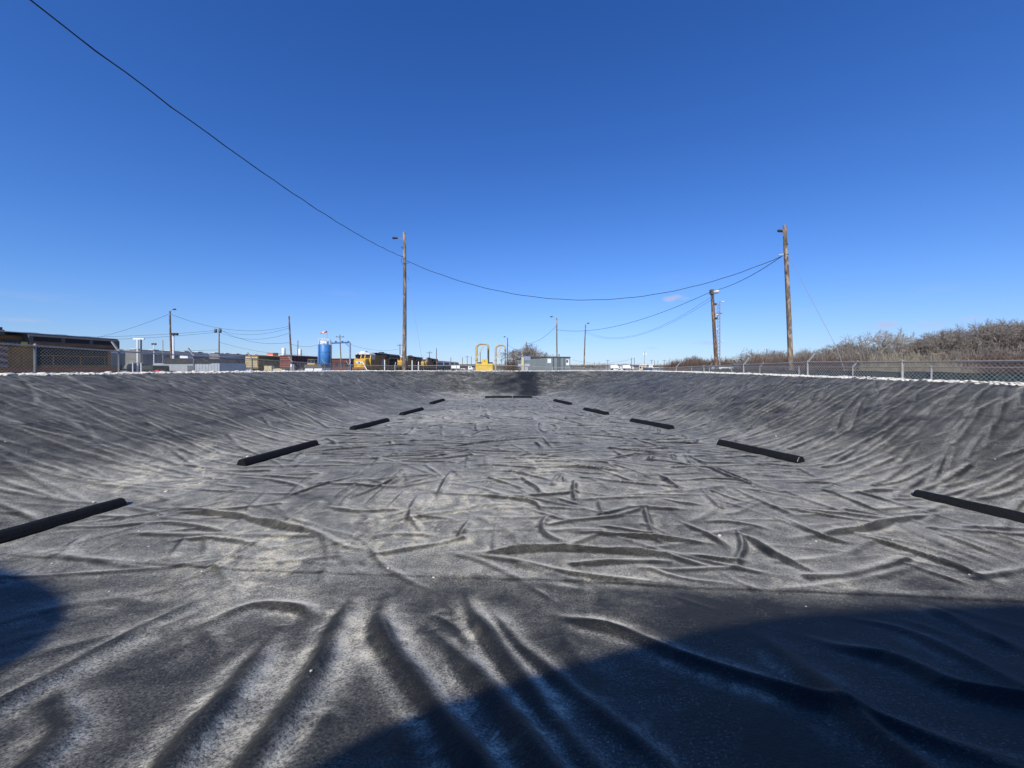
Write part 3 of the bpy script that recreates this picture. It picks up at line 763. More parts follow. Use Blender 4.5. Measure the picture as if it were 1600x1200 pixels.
# ------------------------------------------------------------------ wheel stops holding the sheet down
def wheel_stop(p, q, label, z=None):
    p, q = Vector((*p, 0)), Vector((*q, 0)); d = q-p; L = d.length; a = math.atan2(d.y, d.x)-math.pi/2
    zz = liner_z((p.x+q.x)/2, (p.y+q.y)/2)-0.012 if z is None else z
    zp, zq = liner_z(p.x, p.y), liner_z(q.x, q.y)
    t = thing("wheel_stop", label, "wheel stop", (p.x, p.y, min(zp, zz+0.012)-0.006), a, "black wheel stops round the basin floor")
    prof = [(-0.10, -0.02), (-0.095, 0.03), (-0.072, 0.075), (-0.045, 0.106), (0.0, 0.115), (0.045, 0.106), (0.072, 0.075), (0.095, 0.03), (0.10, -0.02)]
    m = MB(); n = len(prof); S = 14
    for k in range(S+1):
        y = L*k/S; sc = 1.0
        yy = y+(0.0 if k not in (0, S) else 0)
        for u, v in prof: m.v.append((u*sc, yy, v*(sc if v > 0 else 1)+0.0015*math.sin(k*1.7)))
    m.n = len(m.v)
    for k in range(S):
        for i in range(n-1): m.f.append((k*n+i, k*n+i+1, (k+1)*n+i+1, (k+1)*n+i))
    m.f += [tuple(range(n-1, -1, -1)), tuple(range(S*n, S*n+n))]
    m.build("body", RUBBER, t, False)
    for e in ((0.0, L) if 'end edge' in label else ()):   # chipped pale rim of the end faces
        c = MB(); sg = -1 if e == 0 else 1
        pts = [(u, e+sg*0.002, v) for u, v in prof if v > 0.025]
        c.tube(pts[:3] if rng.random() < 0.5 else pts[2:], 0.003, 5); c.build("end_edge", SCUFF, t)
    for fy in (0.28, 0.72):
        b = MB(); b.lathe([(0.0, 0.113), (0.018, 0.115), (0.016, 0.121), (0.0, 0.123)], 10, 0, L*fy); b.build("spike_head", GALV_DARK, t)
    t.rotation_euler.x = math.atan2(zq-zp, L)
    return t
stops = [((-4.88, 3.05), (-4.60, 4.52), "nearest black wheel stop at the left edge, beside the round shadow"),
         ((-4.50, 6.38), (-4.13, 8.05), "second black wheel stop along the left side, with a chipped pale end edge"),
         ((-4.14, 9.95), (-3.76, 11.55), "third black wheel stop along the left side of the basin floor"),
         ((-3.70, 12.85), (-3.42, 14.55), "fourth black wheel stop along the left side of the basin floor"),
         ((-3.52, 16.7), (-3.30, 18.4), "farthest black wheel stop on the left side, near the far slope"),
         ((5.62, 3.2), (5.17, 4.9), "nearest black wheel stop, cut off by the right edge of the picture"),
         ((4.93, 6.55), (4.40, 8.12), "second black wheel stop along the right side, with a white end edge"),
         ((4.16, 10.0), (3.60, 11.5), "third black wheel stop along the right side of the basin floor"),
         ((3.26, 13.15), (2.78, 14.6), "fourth black wheel stop along the right side of the basin floor"),
         ((2.50, 16.45), (2.03, 18.1), "farthest black wheel stop on the right side, near the dark stain"),
         ((-1.42, 20.25), (0.0, 20.28), "left of two black wheel stops laid end to end across the far toe"),
         ((0.05, 20.28), (1.05, 20.26), "right of two black wheel stops laid end to end across the far toe")]
for p, q, lb in stops: wheel_stop(p, q, lb)

# ------------------------------------------------------------------ two made-up arched huts, unseen behind the camera, shaped to cast the foreground shadows
def caster(outline, y0, y1, label):
    x0 = outline[0][0]; x1 = outline[-1][0]
    t = thing("shadow_caster", label, "caster", ((x0+x1)/2, y0, G)); cx = (x0+x1)/2
    loc = [(x-cx, z-G) for x, z in outline]
    out = smooth_poly(np.array(loc[1:-1]), 40)
    poly = [loc[0]]+[tuple(p) for p in out]+[loc[-1]]
    m = MB().prism(poly, 'y', y1-y0, 0.0); m.build("shell", GALV, t)
    d = MB().box(-1.2, 1.2, 0.002, 0.05, 0.02, 2.4); dd = d.build("door", SHED_WALL, t)
    MB().box(0.85, 0.95, 0.05, 0.1, 1.0, 1.15).build("handle", DARK, dd)
    for k in range(6):
        yk = (y1-y0)*(0.08+0.17*k)
        MB().tube([(u, yk, v+0.02) for u, v in poly[1:-1:3]], 0.04, 5).build("rib", GALV_DARK, t)
    return t
caster([(-2.1, G), (-2.1, 1.9), (-1.83, 2.57), (-1.32, 2.87), (-0.34, 3.19), (0.53, 3.34), (1.9, 3.42), (3.3, 3.36), (4.3, 3.2), (5.2, 2.85), (5.8, 2.4), (6.1, 1.8), (6.1, G)], -3.2, -10.0,
    "wide arched steel hut added unseen behind the camera to shade the lower right foreground")
caster([(-9.2, G), (-9.2, 1.8), (-8.8, 2.8), (-7.8, 3.6), (-6.4, 3.92), (-5.7, 3.83), (-4.70, 3.52), (-4.1, 3.22), (-3.62, 2.86), (-3.25, 2.2), (-3.15, 1.6), (-3.15, G)], -3.2, -10.0,
    "narrower arched steel hut added unseen behind the camera to cast the round shadow at left")

# ------------------------------------------------------------------ poles and wires
def pole(name, col, lean_px, top_row, Y, r0, r1, label, mat=WOOD, cat="utility pole", group=None):
    x = (col-800)/600*Y; h = (573-top_row)/600*Y-G; dx = lean_px/600*Y*(h/(h+G))
    t = thing(name, label, cat, (x, Y, G), 0, group)
    m = MB(); pts = []; rs = []
    for k in range(9):
        f = k/8; pts.append((dx*f+0.02*math.sin(f*5+x), 0.01*math.sin(f*7), -0.3*(k == 0)+h*f)); rs.append(r0+(r1-r0)*f)
    m.tube(pts, rs, 12); m.build("shaft", mat, t, True)
    t["h"] = h; t["dx"] = dx
    return t, Vector((x+dx, Y, G+h)), dx, h
def lamp(t, base, tip, s=1.0, mat=DARK, name="lamp"):
    a = MB().tube([base, ((base[0]+tip[0])/2, (base[1]+tip[1])/2, (base[2]+tip[2])/2+0.08*s), tip], 0.03*s, 6).build(name+"_arm", GALV, t)
    d = (Vector(tip)-Vector(base)); d.z = 0; d = d.normalized() if d.length > 1e-3 else Vector((1, 0, 0)); p = Vector(tip)
    MB().tube([p-d*0.08*s, p+d*0.10*s, p+d*0.45*s, p+d*0.62*s], [0.05*s, 0.12*s, 0.15*s, 0.05*s], 8).build(name+"_head", mat, t)
def wire(name, A, B, sag, r, label, n=26, wob=0.0, group="overhead wires"):
    A, B = Vector(A), Vector(B); pts = []
    for k in range(n+1):
        f = k/n; p = A.lerp(B, f); p.z -= 4*sag*f*(1-f)
        if wob: p.z += wob*math.sin(k*1.9); p.x += wob*math.cos(k*1.3)
        pts.append(p)
    o = MB().tube(pts, r, 5).build(name, CABLE, None, True)
    return tag(o, label, "wire", group)

P1, top1, dx1, h1 = pole("utility_pole", 632, 0, 363, 28, 0.17, 0.105, "tall bare wooden pole with a street lamp, left of centre beyond the far rim")
lamp(P1, (-0.08, 0, h1-0.55), (-0.5, -0.05, h1-0.44), 0.62)
MB().tube([(-0.1, 0, h1-1.2), (-0.22, -0.02, h1-1.05)], 0.03, 6).build("bracket", DARK, P1)
for z_ in (h1-1.75, h1-2.0, h1-2.35):
    MB().tube([(0.10*math.cos(a), 0.10*math.sin(a), z_) for a in np.linspace(0, 6.28, 13)], 0.018, 5).build("band", DARK, P1)
MB().tube([(-0.13, -0.02, h1-1.75), (-0.22, -0.05, h1-2.1), (-0.1, -0.1, h1-2.35), (0.1, -0.1, h1-2.3), (0.35, -0.04, h1-2.25)], 0.012, 5).build("jumper_loop", CABLE, P1)
P2, top2, dx2, h2 = pole("utility_pole", 1237, -9, 352, 26, 0.17, 0.115, "tall weathered wooden pole leaning left behind the right fence, with a small lamp")
lamp(P2, (dx2-0.1, 0, h2-0.75), (dx2-0.22, -0.04, h2-0.42), 0.7)
MB().tube([(dx2-0.1, 0, h2-1.95), (dx2-0.4, 0, h2-2.0)], 0.02, 6).build("insulator", WHITE, P2)
for z_ in (h2-1.3, h2-2.0):
    MB().tube([(dx2*(z_/h2)+0.13*math.cos(a), 0.13*math.sin(a), z_) for a in np.linspace(0, 6.28, 13)], 0.018, 5).build("band", DARK, P2)
P3, top3, dx3, h3 = pole("utility_pole", 1121, -7, 452, 38, 0.19, 0.15, "reddish wooden pole with a white floodlight on top, right of centre", WOOD_RED)
MB().lathe([(0.0, 0), (0.2, 0.02), (0.32, 0.18), (0.30, 0.3), (0.0, 0.34)], 14).xf(Matrix.Translation((dx3+0.32, -0.1, h3-0.45))).build("floodlight", WHITE, P3, True)
MB().box(dx3-0.16, dx3+0.16, -0.22, 0.2, h3-0.5, h3-0.05).build("control_box", GALV_DARK, P3)
for z_ in (h3-1.6, h3-3.0): MB().lathe([(0.0, 0), (0.12, 0.05), (0.12, 0.2), (0.0, 0.24)], 10).xf(Matrix.Translation((dx3*z_/h3+0.25, 0, z_))).build("insulator", DARK, P3)
PB, topB, _, hB = pole("utility_pole", 800, 0, 573-600*10.2/8, 8, 0.17, 0.12, "wooden pole behind the camera that carries the long black cable")
PB.location = (-9.98, -16.2, G)
# the span that crosses the upper left of the picture
A, Bp = Vector((-7.9, 28, 7.98)), Vector((-9.5, -6, 8.02)); pts = []
for k in range(79):
    t_ = k/60; p = A.lerp(Bp, t_); p.z = 7.98-5.26*t_+5.3*t_*t_; p.z += 0.012*math.sin(k*2.1); p.x += 0.012*math.cos(k*1.7); pts.append(p)
tag(MB().tube(pts, 0.0145, 6).build("power_cable", CABLE, None, True), "black cable running from the left pole to the upper left corner of the picture", "cable", "overhead wires")
tag(MB().tube([(p.x+0.015*math.cos(i*1.1), p.y, p.z+0.015*math.sin(i*1.1)) for i, p in enumerate(pts)], 0.005, 4).build("messenger_wire", CABLE, None, True), "thin wire twisted round the cable at upper left", "wire", "overhead wires")
W2 = Vector((18.3, 26, 7.5))
wire("power_cable", (-7.7, 28, 7.72), W2, 2.92, 0.02, "sagging black cable between the two tall poles, across the middle of the sky", 40, 0.015)
wire("power_cable", W2, (top3.x-0.1, 38, 7.45), 0.35, 0.022, "short black cable from the right pole down to the reddish pole with the floodlight")
a9 = at(869, 70, 515)
wire("power_cable", (top3.x-0.15, 38, 7.4), a9, 1.55, 0.024, "black cable sagging from the floodlight pole to the pole behind the container", 30)
a10 = at(914, 75, 516)
wire("service_wire", (top3.x-0.1, 38, 6.9), a10, 2.6, 0.012, "upper of two thin wires sagging below the cable right of centre", 24)
wire("service_wire", (top3.x-0.1, 38, 6.6), (a10[0], a10[1], a10[2]-0.4), 2.4, 0.012, "lower of two thin wires sagging below the cable right of centre", 24)
g1 = MB().tube([(-7.72, 28, 7.4), (-6.4, 28.4, -0.9)], 0.010, 5).build("guy_wire", WIRE); tag(g1, "thin guy wire slanting down to the right of the left pole", "guy wire")
gw = thing("guy_wire", "pale guy wire with a slim pale guard slanting down behind the right fence", "guy wire", (23.0, 26, G))
MB().tube([(dx2-23.0+P2.location.x, 0, h2-1.6), (-1.05, 0, 2.95)], 0.012, 5).build("strand", WIRE, gw)
MB().tube([(-1.05, 0, 2.95), (0.0, 0, 0.0)], 0.024, 8).build("guard", GALV, gw)

def small_pole(col, lean, row, Y, label, lamp_dx=None, mat=WOOD_RED, r=0.14, cross=None, name="utility_pole"):
    t, tp, dx, h = pole(name, col, lean, row, Y, r, r*0.7, label, mat, "utility pole" if name == "utility_pole" else "post", "far poles of the yard")
    if lamp_dx: lamp(t, (dx, 0, h-0.25), (dx+lamp_dx, 0, h+0.25), 0.75)
    if cross:
        MB().box(dx-cross, dx+cross, -0.06, 0.06, h-0.55, h-0.42).build("crossarm", mat, t)
        for u in (-0.85, 0.85): MB().lathe([(0.05, 0), (0.07, 0.08), (0.03, 0.2)], 8, dx+u*cross, 0).xf(Matrix.Translation((0, 0, h-0.42))).build("insulator", GALV_DARK, t)
    return tp
t4 = small_pole(269, -3, 486, 55, "dark wooden pole with a street lamp tilted up, among the sheds at left", 0.45)
t5 = small_pole(342.5, 0, 512, 80, "pale wooden pole with two transformers near its top, behind the white shed", mat=WOOD)
for u in (-0.45, 0.5): 
    o5 = MB().lathe([(0.0, 0), (0.26, 0.02), (0.26, 0.8), (0.0, 0.86)], 12).xf(Matrix.Translation((t5.x+u, 79.6, t5.z-1.1))).build("transformer_can", GALV_DARK, None, True)
    tag(o5, "grey transformer can on the %s side of the pale pole behind the shed" % ("left" if u < 0 else "right"), "transformer", "transformer cans on the pole")
t6 = small_pole(456.5, -4, 494, 65, "tall dark pole leaning left in front of the maroon boxcar", r=0.16)
t7 = small_pole(533.5, -2, 523, 85, "thin pole right of the blue tank, passing the pipe arm", cross=0.9, mat=WOOD)
t8 = small_pole(465.5, 0, 532, 110, "thin far pole just left of the right white tank", r=0.12)
t9 = small_pole(870.5, -0.5, 497, 70, "slim wooden pole with a lamp, behind the grey container", -0.75, WOOD)
t10 = small_pole(912, 2.5, 507, 75, "slim pole leaning right, alone on the skyline right of the container", 0.3, WOOD)
t11 = small_pole(792, 1, 528, 90, "dark pole with a lamp beside the right yellow pipe arch", -0.5, WOOD_RED)
t12 = small_pole(822, 0.5, 534, 95, "thin pole standing in front of the bare tree by the container")
t13 = small_pole(625, 0, 537, 110, "thin pole rising over the locomotives, left of the tall pole", cross=0.8)
t15 = small_pole(682, 0, 544, 120, "thin pole right of the far end of the locomotives")
far_poles = ((671, 549, 130, "short far pole over the nose of the third locomotive"), (704.5, 558, 150, "far pole over the hopper string, first right of the locomotives"), (722.5, 558, 170, "far pole over the white skyline warehouse, left of a close pair"),
    (730, 556, 180, "left of the close pair of far poles before the left yellow arch"), (736.5, 557, 170, "right of the close pair of far poles before the left yellow arch"), (750.5, 548, 140, "far pole seen through the left yellow arch"),
    (784, 561, 170, "far pole seen through the right yellow arch"), (929, 566, 200, "short far pole right of the slim leaning pole"), (936, 565, 210, "second short far pole right of the slim leaning pole"), (949.5, 562, 190, "far pole left of the white roofed skyline building"),
    (986.5, 559, 150, "left of two far poles just left of the tan building"), (991, 559, 170, "right of two far poles just left of the tan building"), (1018, 562, 210, "far pole behind the bright white block"), (1022.5, 563, 200, "far pole just right of the bright white block"),
    (1028, 563, 220, "far pole over the long pale warehouse, at its left"), (1038, 562, 190, "far pole over the long pale warehouse, at its right"), (1045, 563, 190, "far pole at the left end of the red brush"), (1198, 545, 120, "thin far pole behind the brush, left of the tall right pole"))
for i, (c, r_, Y, lb) in enumerate(far_poles):
    small_pole(c, 0, r_, Y, lb, r=0.14, cross=0.9 if i % 3 == 0 else None)
wire("service_wire", t5-Vector((0.3, 0, 0.4)), t6-Vector((0, 0, 2.0)), 1.1, 0.02, "upper wire from the transformer pole to the leaning dark pole")
wire("service_wire", t5-Vector((0.3, 0, 0.8)), t6-Vector((0, 0, 2.9)), 1.3, 0.02, "lower wire from the transformer pole to the leaning dark pole")
wire("service_wire", t4-Vector((0, 0, 0.4)), t6-Vector((0, 0, 1.7)), 1.5, 0.018, "wire from the lamp pole at left to the leaning dark pole")
wire("service_wire", t4-Vector((0, 0, 0.4)), (-75, 60, 3.0), 0.9, 0.018, "wire falling left from the lamp pole behind the near locomotive")
wire("service_wire", t5-Vector((0, 0, 0.5)), (-78, 60, 4.6), 0.5, 0.022, "higher long wire running left from the transformer pole")
wire("service_wire", t5-Vector((0, 0, 0.9)), (-78, 60, 4.0), 0.5, 0.022, "lower long wire running left from the transformer pole")
wire("service_wire", t5-Vector((0, 0, 4.6)), (-78, 58, 2.9), 0.4, 0.02, "lowest long wire over the grey hopper cars")
wire("service_wire", t5-Vector((0, 0, 3.0)), (-50, 92, 3.0), 0.8, 0.02, "wire falling right from the transformer pole towards the boxcars")
wire("service_wire", t6-Vector((0, 0, 4.6)), at(499, 70, 538), 0.5, 0.02, "wire from the leaning dark pole to the blue tank")
wire("service_wire", t5-Vector((0, 0, 0.3)), (at(453, 65, 535)), 1.2, 0.022, "thick wire sagging past the leaning dark pole")
wire("service_wire", t9-Vector((0, 0, 1.4)), t12-Vector((0, 0, 0.5)), 0.8, 0.026, "wire from the pole behind the container down to the bare tree")
wire("service_wire", t11-Vector((0, 0, 1.5)), t12-Vector((0, 0, 1.2)), 1.0, 0.02, "wire between the two poles by the bare tree")
wire("service_wire", t7-Vector((0, 0, 1.3)), t13-Vector((0, 0, 1.5)), 1.2, 0.02, "wire over the roof of the first distant locomotive")
wire("service_wire", (at(990, 165, 560)), (at(895, 190, 562)), 2.0, 0.035, "far wire low over the skyline right of the container")
# white posts and lamp standards among the sheds
hf = thing("h_frame", "white H frame of two posts and a crossarm before the grey cars", "utility pole", at(217, 60), 0)
for u, mt in ((-0.2, WHITE), (0.32, GALV_DARK)): MB().tube([(u, 0, 0), (u, 0, 5.9)], 0.12, 8).build("post", mt, hf)
MB().box(-0.85, 0.85, -0.1, 0.1, 5.85, 6.05).build("crossarm", WHITE, hf)
wp = thing("floodlight_post", "white post with two dark floodlights, against the lamp pole at left", "post", at(271, 52))
MB().tube([(0, 0, 0), (0, 0, 6.0)], [0.14, 0.10], 10).build("post", WHITE, wp)
for u in (-0.05, 0.35): MB().box(u, u+0.3, -0.25, 0.05, 5.85, 6.15).build("floodlight", DARK, wp)
lp = thing("lamp_post", "thin white lamp post with two heads, left of the lamp pole", "post", at(240.5, 62))
MB().tube([(0, 0, 0), (0, 0, 5.2)], 0.06, 8).build("post", WHITE, lp)
for u in (-0.3, 0.1): MB().box(u, u+0.24, -0.15, 0.1, 5.1, 5.4).build("lamp_head", GALV_DARK, lp)
tag(MB().tube([(0, 0, 0), (0, 0, 5.8), (-0.1, 0, 5.95)], 0.05, 8).build("thin_post", GALV, None, False, at(254.5, 62)), "thin bare steel post with a bent top, left of the lamp pole", "post")

# ------------------------------------------------------------------ chain link fences
def fence(name, label, posts, rails, height, outward, arm_idx=(), arm_len=0.38, mesh_top=0.04, wire_r=0.0022, pitch=0.075, wires=True, post_mat=GALV, mesh_parts=None):
    """posts: plan points; rails: height of the top rail at each post"""
    t = thing(name, label, "fence", (posts[0][0], posts[0][1], rails[0]-height))
    o = Vector(t.location)
    P = [Vector((x, y, z))-o for (x, y), z in zip(posts, rails)]
    for i, p in enumerate(P):
        m = MB().tube([(p.x, p.y, p.z-height-0.3), (p.x, p.y, p.z)], 0.026, 9); po = m.build("post", post_mat, t, True)
        MB().lathe([(0.030, -0.01), (0.030, 0.03), (0.018, 0.05), (0.0, 0.055)], 9, p.x, p.y).xf(Matrix.Translation((0, 0, p.z))).build("cap", GALV, po)
        if i in arm_idx:
            q = p+Vector((outward[0]*arm_len*0.75, outward[1]*arm_len*0.75, arm_len*0.72))
            MB().bar((p.x, p.y, p.z), q, 0.05, 0.03).build("arm", GALV, po)
    for i in range(len(P)-1):
        MB().tube([P[i], P[i+1]], 0.017, 8).build("top_rail", GALV, t)
    A, B, rr = [], [], []
    for i in range(len(P)-1):
        a, b = P[i], P[i+1]; L = math.hypot(b.x-a.x, b.y-a.y); n = int((L+height)/pitch)
        for k in range(-int(height/pitch), int(L/pitch)+1):
            for sgn in (1, -1):
                s0, s1 = k*pitch, k*pitch+height+mesh_top
                z0, z1 = (0, height+mesh_top) if sgn == 1 else (height+mesh_top, 0)
                f0, f1 = max(0.0, -s0/(s1-s0)), min(1.0, (L-s0)/(s1-s0))
                if f1 <= f0: continue
                pq = []
                for f in (f0, f1):
                    s = s0+(s1-s0)*f; z = z0+(z1-z0)*f; w = s/L
                    c = a.lerp(b, w); pq.append((c.x, c.y, c.z-height+z))
                A.append(pq[0]); B.append(pq[1]); rr.append(wire_r)
    V, F = tubes_np(A, B, rr, rr, 3)
    ob = link("chain_link_mesh", mesh_np("chain_link_mesh", V, F, WIRE), t); ob["kind"] = "stuff"
    return t, P
# left fence, just outside the crest
lx = [-11.15, -11.1, -11.1, -11.1, -11.05, -11.1, -11.15, -11.15, -11.2, -11.2]
lcol = [None, 55, 186, 303, 394, 457, 508, 545]
lposts = [(-11.15, 4.9), (-11.1, 6.9)]+[(-11.1, 600*11.1/(800-c)) for c in lcol[1:]]
lrail = [0.60, 0.54]+[(573-r)/600*p[1] for r, p in zip((540.5, 549, 556.2, 561, 565.6, 568.2, 570), lposts[2:])]
fence("chain_link_fence", "left chain link fence with slanted arms, in front of the near locomotive", lposts, lrail, 1.9, (-0.7, 0.0), arm_idx=(3, 4, 5, 6, 7, 8), wire_r=0.0019, post_mat=GALV_DARK)
# far fence
fposts = [(-11.1, 26.2), (-8.6, 28.2), (-6.9, 28.2), (-4.1, 28.4), (-1.2, 28.4), (0.75, 28.4), (3.0, 28.4), (5.6, 27.2), (8.2, 25.2)]
frail = [0.12, 0.06, 0.08, 0.10, 0.10, 0.05, -0.05, -0.1, -0.12]
fence("chain_link_fence", "far chain link fence across the end of the basin, before the yellow pipes", fposts, frail, 1.5, (0, 0.7), arm_idx=(0, 1), pitch=0.11)
# right fence
rposts = [(9.15, 3.0), (9.15, 6.0), (9.15, 600*9.15/610), (9.15, 600*9.15/462), (9.15, 600*9.15/362), (9.15, 18.3), (9.15, 21.4), (8.9, 24.0)]
rrail = [0.1, 0.1, 0.112, 0.14, 0.08, 0.02, -0.04, -0.09]
fence("chain_link_fence", "right chain link fence with slanted arms, along the crest of the basin", rposts, rrail, 1.75, (0.75, 0), arm_idx=(1, 3, 4, 6), wire_r=0.0034, pitch=0.085)
# second right fence with a green screen
sposts = [(14.2, 4.0), (14.2, 7.0), (14.2, 10.0), (14.2, 13.0), (14.2, 16.0), (14.2, 19.0), (14.2, 22.0), (14.3, 25.0), (14.4, 28.0), (14.5, 31.0)]
t2, P_ = fence("chain_link_fence", "second chain link fence hung with dark green screen, before the brush", sposts, [-0.03+0.003*i for i in range(10)], 1.6, (0.75, 0), arm_idx=(2, 4, 6, 8), pitch=0.11, post_mat=GALV)
for i in range(9):
    a, b = P_[i], P_[i+1]; m = MB(); nseg = 12; vs = []
    for k in range(nseg+1):
        c = a.lerp(b, k/nseg); w = 0.02*math.sin(k*1.3+i)
        vs += [(c.x+0.04+w, c.y, c.z-1.55), (c.x+0.04-w*0.4, c.y, c.z-0.16+0.015*math.sin(k*0.9+i*2)), (c.x+0.045+w, c.y, c.z-1.55), (c.x+0.045-w*0.4, c.y, c.z-0.16+0.015*math.sin(k*0.9+i*2))]
    fs = []
    for k in range(nseg):
        o_ = k*4; fs += [(o_, o_+1, o_+5, o_+4), (o_+2, o_+6, o_+7, o_+3), (o_+1, o_+3, o_+7, o_+5)]
    m.add(vs, fs); m.build("screen_panel", GREEN_SCREEN, t2, True)

# ------------------------------------------------------------------ locomotives
RUST_BROWN = paint('rusty_brown_band', (0.20, 0.085, 0.035), 0.7, 0, 0.25, 1.5)
def build_loco(label, loc, emblem=False, wide_cab_hood=False, flag=False, graffiti=False):
    L, Hh = 22.0, 4.05; SIDE = YELLOW_GRIMY_SHADED  # sides get the shade-darkened yellow; nose and cab keep the lit one
    t = thing("locomotive", label, "locomotive", loc, 0, "yellow and grey locomotives")
    def part(nm, mb, mt, par=None, sm=False): return mb.build(nm, mt, par or t, sm)
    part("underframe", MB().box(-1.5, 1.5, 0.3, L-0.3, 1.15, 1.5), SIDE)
    part("sill_stripe", MB().box(-1.506, 1.506, 0.32, L-0.32, 1.36, 1.46), STRIPE_RED)
    part("fuel_tank", MB().prism([(-1.35, 0.55), (-1.2, 0.3), (1.2, 0.3), (1.35, 0.55), (1.35, 1.14), (-1.35, 1.14)], 'y', 8.2, 13.6), DARK)
    for y0 in (2.2, 15.2):
        tr = part("truck", MB().box(-1.25, -1.05, y0-0.4, y0+4.6, 0.45, 0.85).box(1.05, 1.25, y0-0.4, y0+4.6, 0.45, 0.85).box(-1.05, 1.05, y0+1.2, y0+3.0, 0.5, 1.1), DARK)
        for k in range(3):
            w = MB()
            for sx in (-1, 1):
                w.tube([(sx*0.78, y0+0.3+1.8*k, 0.5), (sx*0.93, y0+0.3+1.8*k, 0.5)], 0.5, 16)
            w.tube([(-0.78, y0+0.3+1.8*k, 0.5), (0.78, y0+0.3+1.8*k, 0.5)], 0.09, 8)
            part("wheelset", w, GALV_DARK, tr)
    # nose and cab
    nose = part("nose", MB().prism([(0.85, 1.5), (0.8, 2.75), (0.98, 2.98), (2.55, 3.15), (2.55, 1.5)], 'x', -1.15, 1.15), YELLOW)
    part("nose_door", MB().box(-0.32, 0.32, 0.80, 0.86, 1.55, 2.6), YELLOW_BRIGHT, nose)
    cab = part("cab", MB().prism([(2.5, 1.5), (2.5, 3.2), (2.85, 3.95), (5.1, 3.95), (5.1, 1.5)], 'x', -1.5, 1.5), YELLOW)
    for sx in (-1, 1): part("cab_side", MB().box(min(sx*1.495, sx*1.505), max(sx*1.495, sx*1.505), 2.9, 4.7, 1.52, 2.95), SIDE, cab)  # darker skin that paints the cab sides as shaded
    for x0, x1 in ((-1.35, -0.45), (-0.30, 0.30), (0.45, 1.35)):
        w = MB().add([(x0, 2.485, 3.22), (x1, 2.485, 3.22), (x1, 2.79, 3.86), (x0, 2.79, 3.86), (x0, 2.60, 3.19), (x1, 2.60, 3.19), (x1, 2.90, 3.83), (x0, 2.90, 3.83)], [(0, 1, 2, 3), (4, 7, 6, 5), (0, 4, 5, 1), (1, 5, 6, 2), (2, 6, 7, 3), (3, 7, 4, 0)])
        part("front_window", w, GLASS, cab)
    for sx in (-1, 1):
        for y0 in (3.0, 3.95): part("side_window", MB().box(min(sx*1.49, sx*1.512), max(sx*1.49, sx*1.512), y0, y0+0.75, 3.0, 3.7), GLASS, cab)
        part("cab_door", MB().box(min(sx*1.49, sx*1.508), max(sx*1.49, sx*1.508), 4.72, 5.08, 1.55, 3.5), YELLOW_BROWN, cab)
    part("cab_roof", MB().prism([(-1.52, 3.92), (-1.2, 4.2), (-0.5, 4.36), (0.5, 4.36), (1.2, 4.2), (1.52, 3.92)], 'y', 2.62, 5.2), SILVER, cab)
    for u in (-0.25, 0.25): part("headlight", MB().tube([(u*0.5, 2.52, 4.1), (u*0.5, 2.62, 4.1)], 0.10, 10), WHITE, cab)
    part("horn", MB().tube([(0.3, 4.0, 4.36), (0.3, 4.0, 4.55), (0.3, 3.6, 4.58)], 0.05, 6), GALV_DARK, cab)
    part("air_conditioner", MB().box(-0.9, 0.0, 3.6, 4.7, 4.34, 4.56), SILVER, cab)
    # hood
    w1 = 1.42 if wide_cab_hood else 0.98
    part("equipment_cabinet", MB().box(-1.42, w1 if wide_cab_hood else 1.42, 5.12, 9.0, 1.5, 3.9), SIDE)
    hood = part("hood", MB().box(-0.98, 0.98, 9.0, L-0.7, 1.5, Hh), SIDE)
    part("hood_top", MB().prism([(-1.0, 3.72), (-0.9, 4.12), (-0.6, 4.25), (0.6, 4.25), (0.9, 4.12), (1.0, 3.72)], 'y', 5.3, L-0.65), LGREY)
    for k in range(9):
        y0 = 9.3+k*0.62
        for sx in (-1, 1): part("hood_door", MB().box(min(sx*0.975, sx*1.0), max(sx*0.975, sx*1.0), y0, y0+0.54, 1.6, 3.3), SIDE, hood)
    # radiator wings with a red line below and grilles in their sides
    part("radiator", MB().prism([(-1.5, 3.40), (-1.5, 4.12), (-1.32, 4.35), (1.32, 4.35), (1.5, 4.12), (1.5, 3.40), (1.0, 3.28), (-1.0, 3.28)], 'y', 14.4, L-0.35), LGREY)
    part("roof_plate", MB().box(-1.34, 1.34, 5.6, L-0.45, 4.352, 4.40), SILVER)
    for sx in (-1, 1):
        for k in range(3):
            y0 = 14.7+k*2.25
            part("radiator_grille", MB().box(min(sx*1.49, sx*1.512), max(sx*1.49, sx*1.512), y0, y0+1.95, 3.72, 4.10), GRILLE)
        part("hood_stripe", MB().box(min(sx*1.49, sx*1.515), max(sx*1.49, sx*1.515), 14.42, L-0.4, 3.41, 3.64), RUST_BROWN)
        part("walkway_rail", MB().tube([(sx*1.45, 5.3, 2.55), (sx*1.45, L-1.0, 2.55)], 0.025, 6), SIDE)
        part("shade_grille_panel", MB().box(min(sx*0.97, sx*1.0), max(sx*0.97, sx*1.0), 15.3, L-1.0, 1.75, 3.28), GRILLE, hood)  # dark panel for open grilles and the shade under the radiator overhang
        for k in range(8): part("stanchion", MB().bar((sx*1.45, 5.6+k*2.1, 1.5), (sx*1.45, 5.6+k*2.1, 2.55), 0.045), SIDE)
        part("number_board", MB().box(min(sx*1.40, sx*1.46), max(sx*1.40, sx*1.46), 12.9, 13.9, 3.3, 3.75), DARK)
        for y0 in (0.35, L-0.75): part("step", MB().box(sx*1.2-0.25, sx*1.2+0.25, y0, y0+0.35, 0.5, 1.16), DARK)
    part("dynamic_brake_box", MB().box(-1.1, 1.1, 9.6, 13.2, 4.1, 4.5), LGREY)
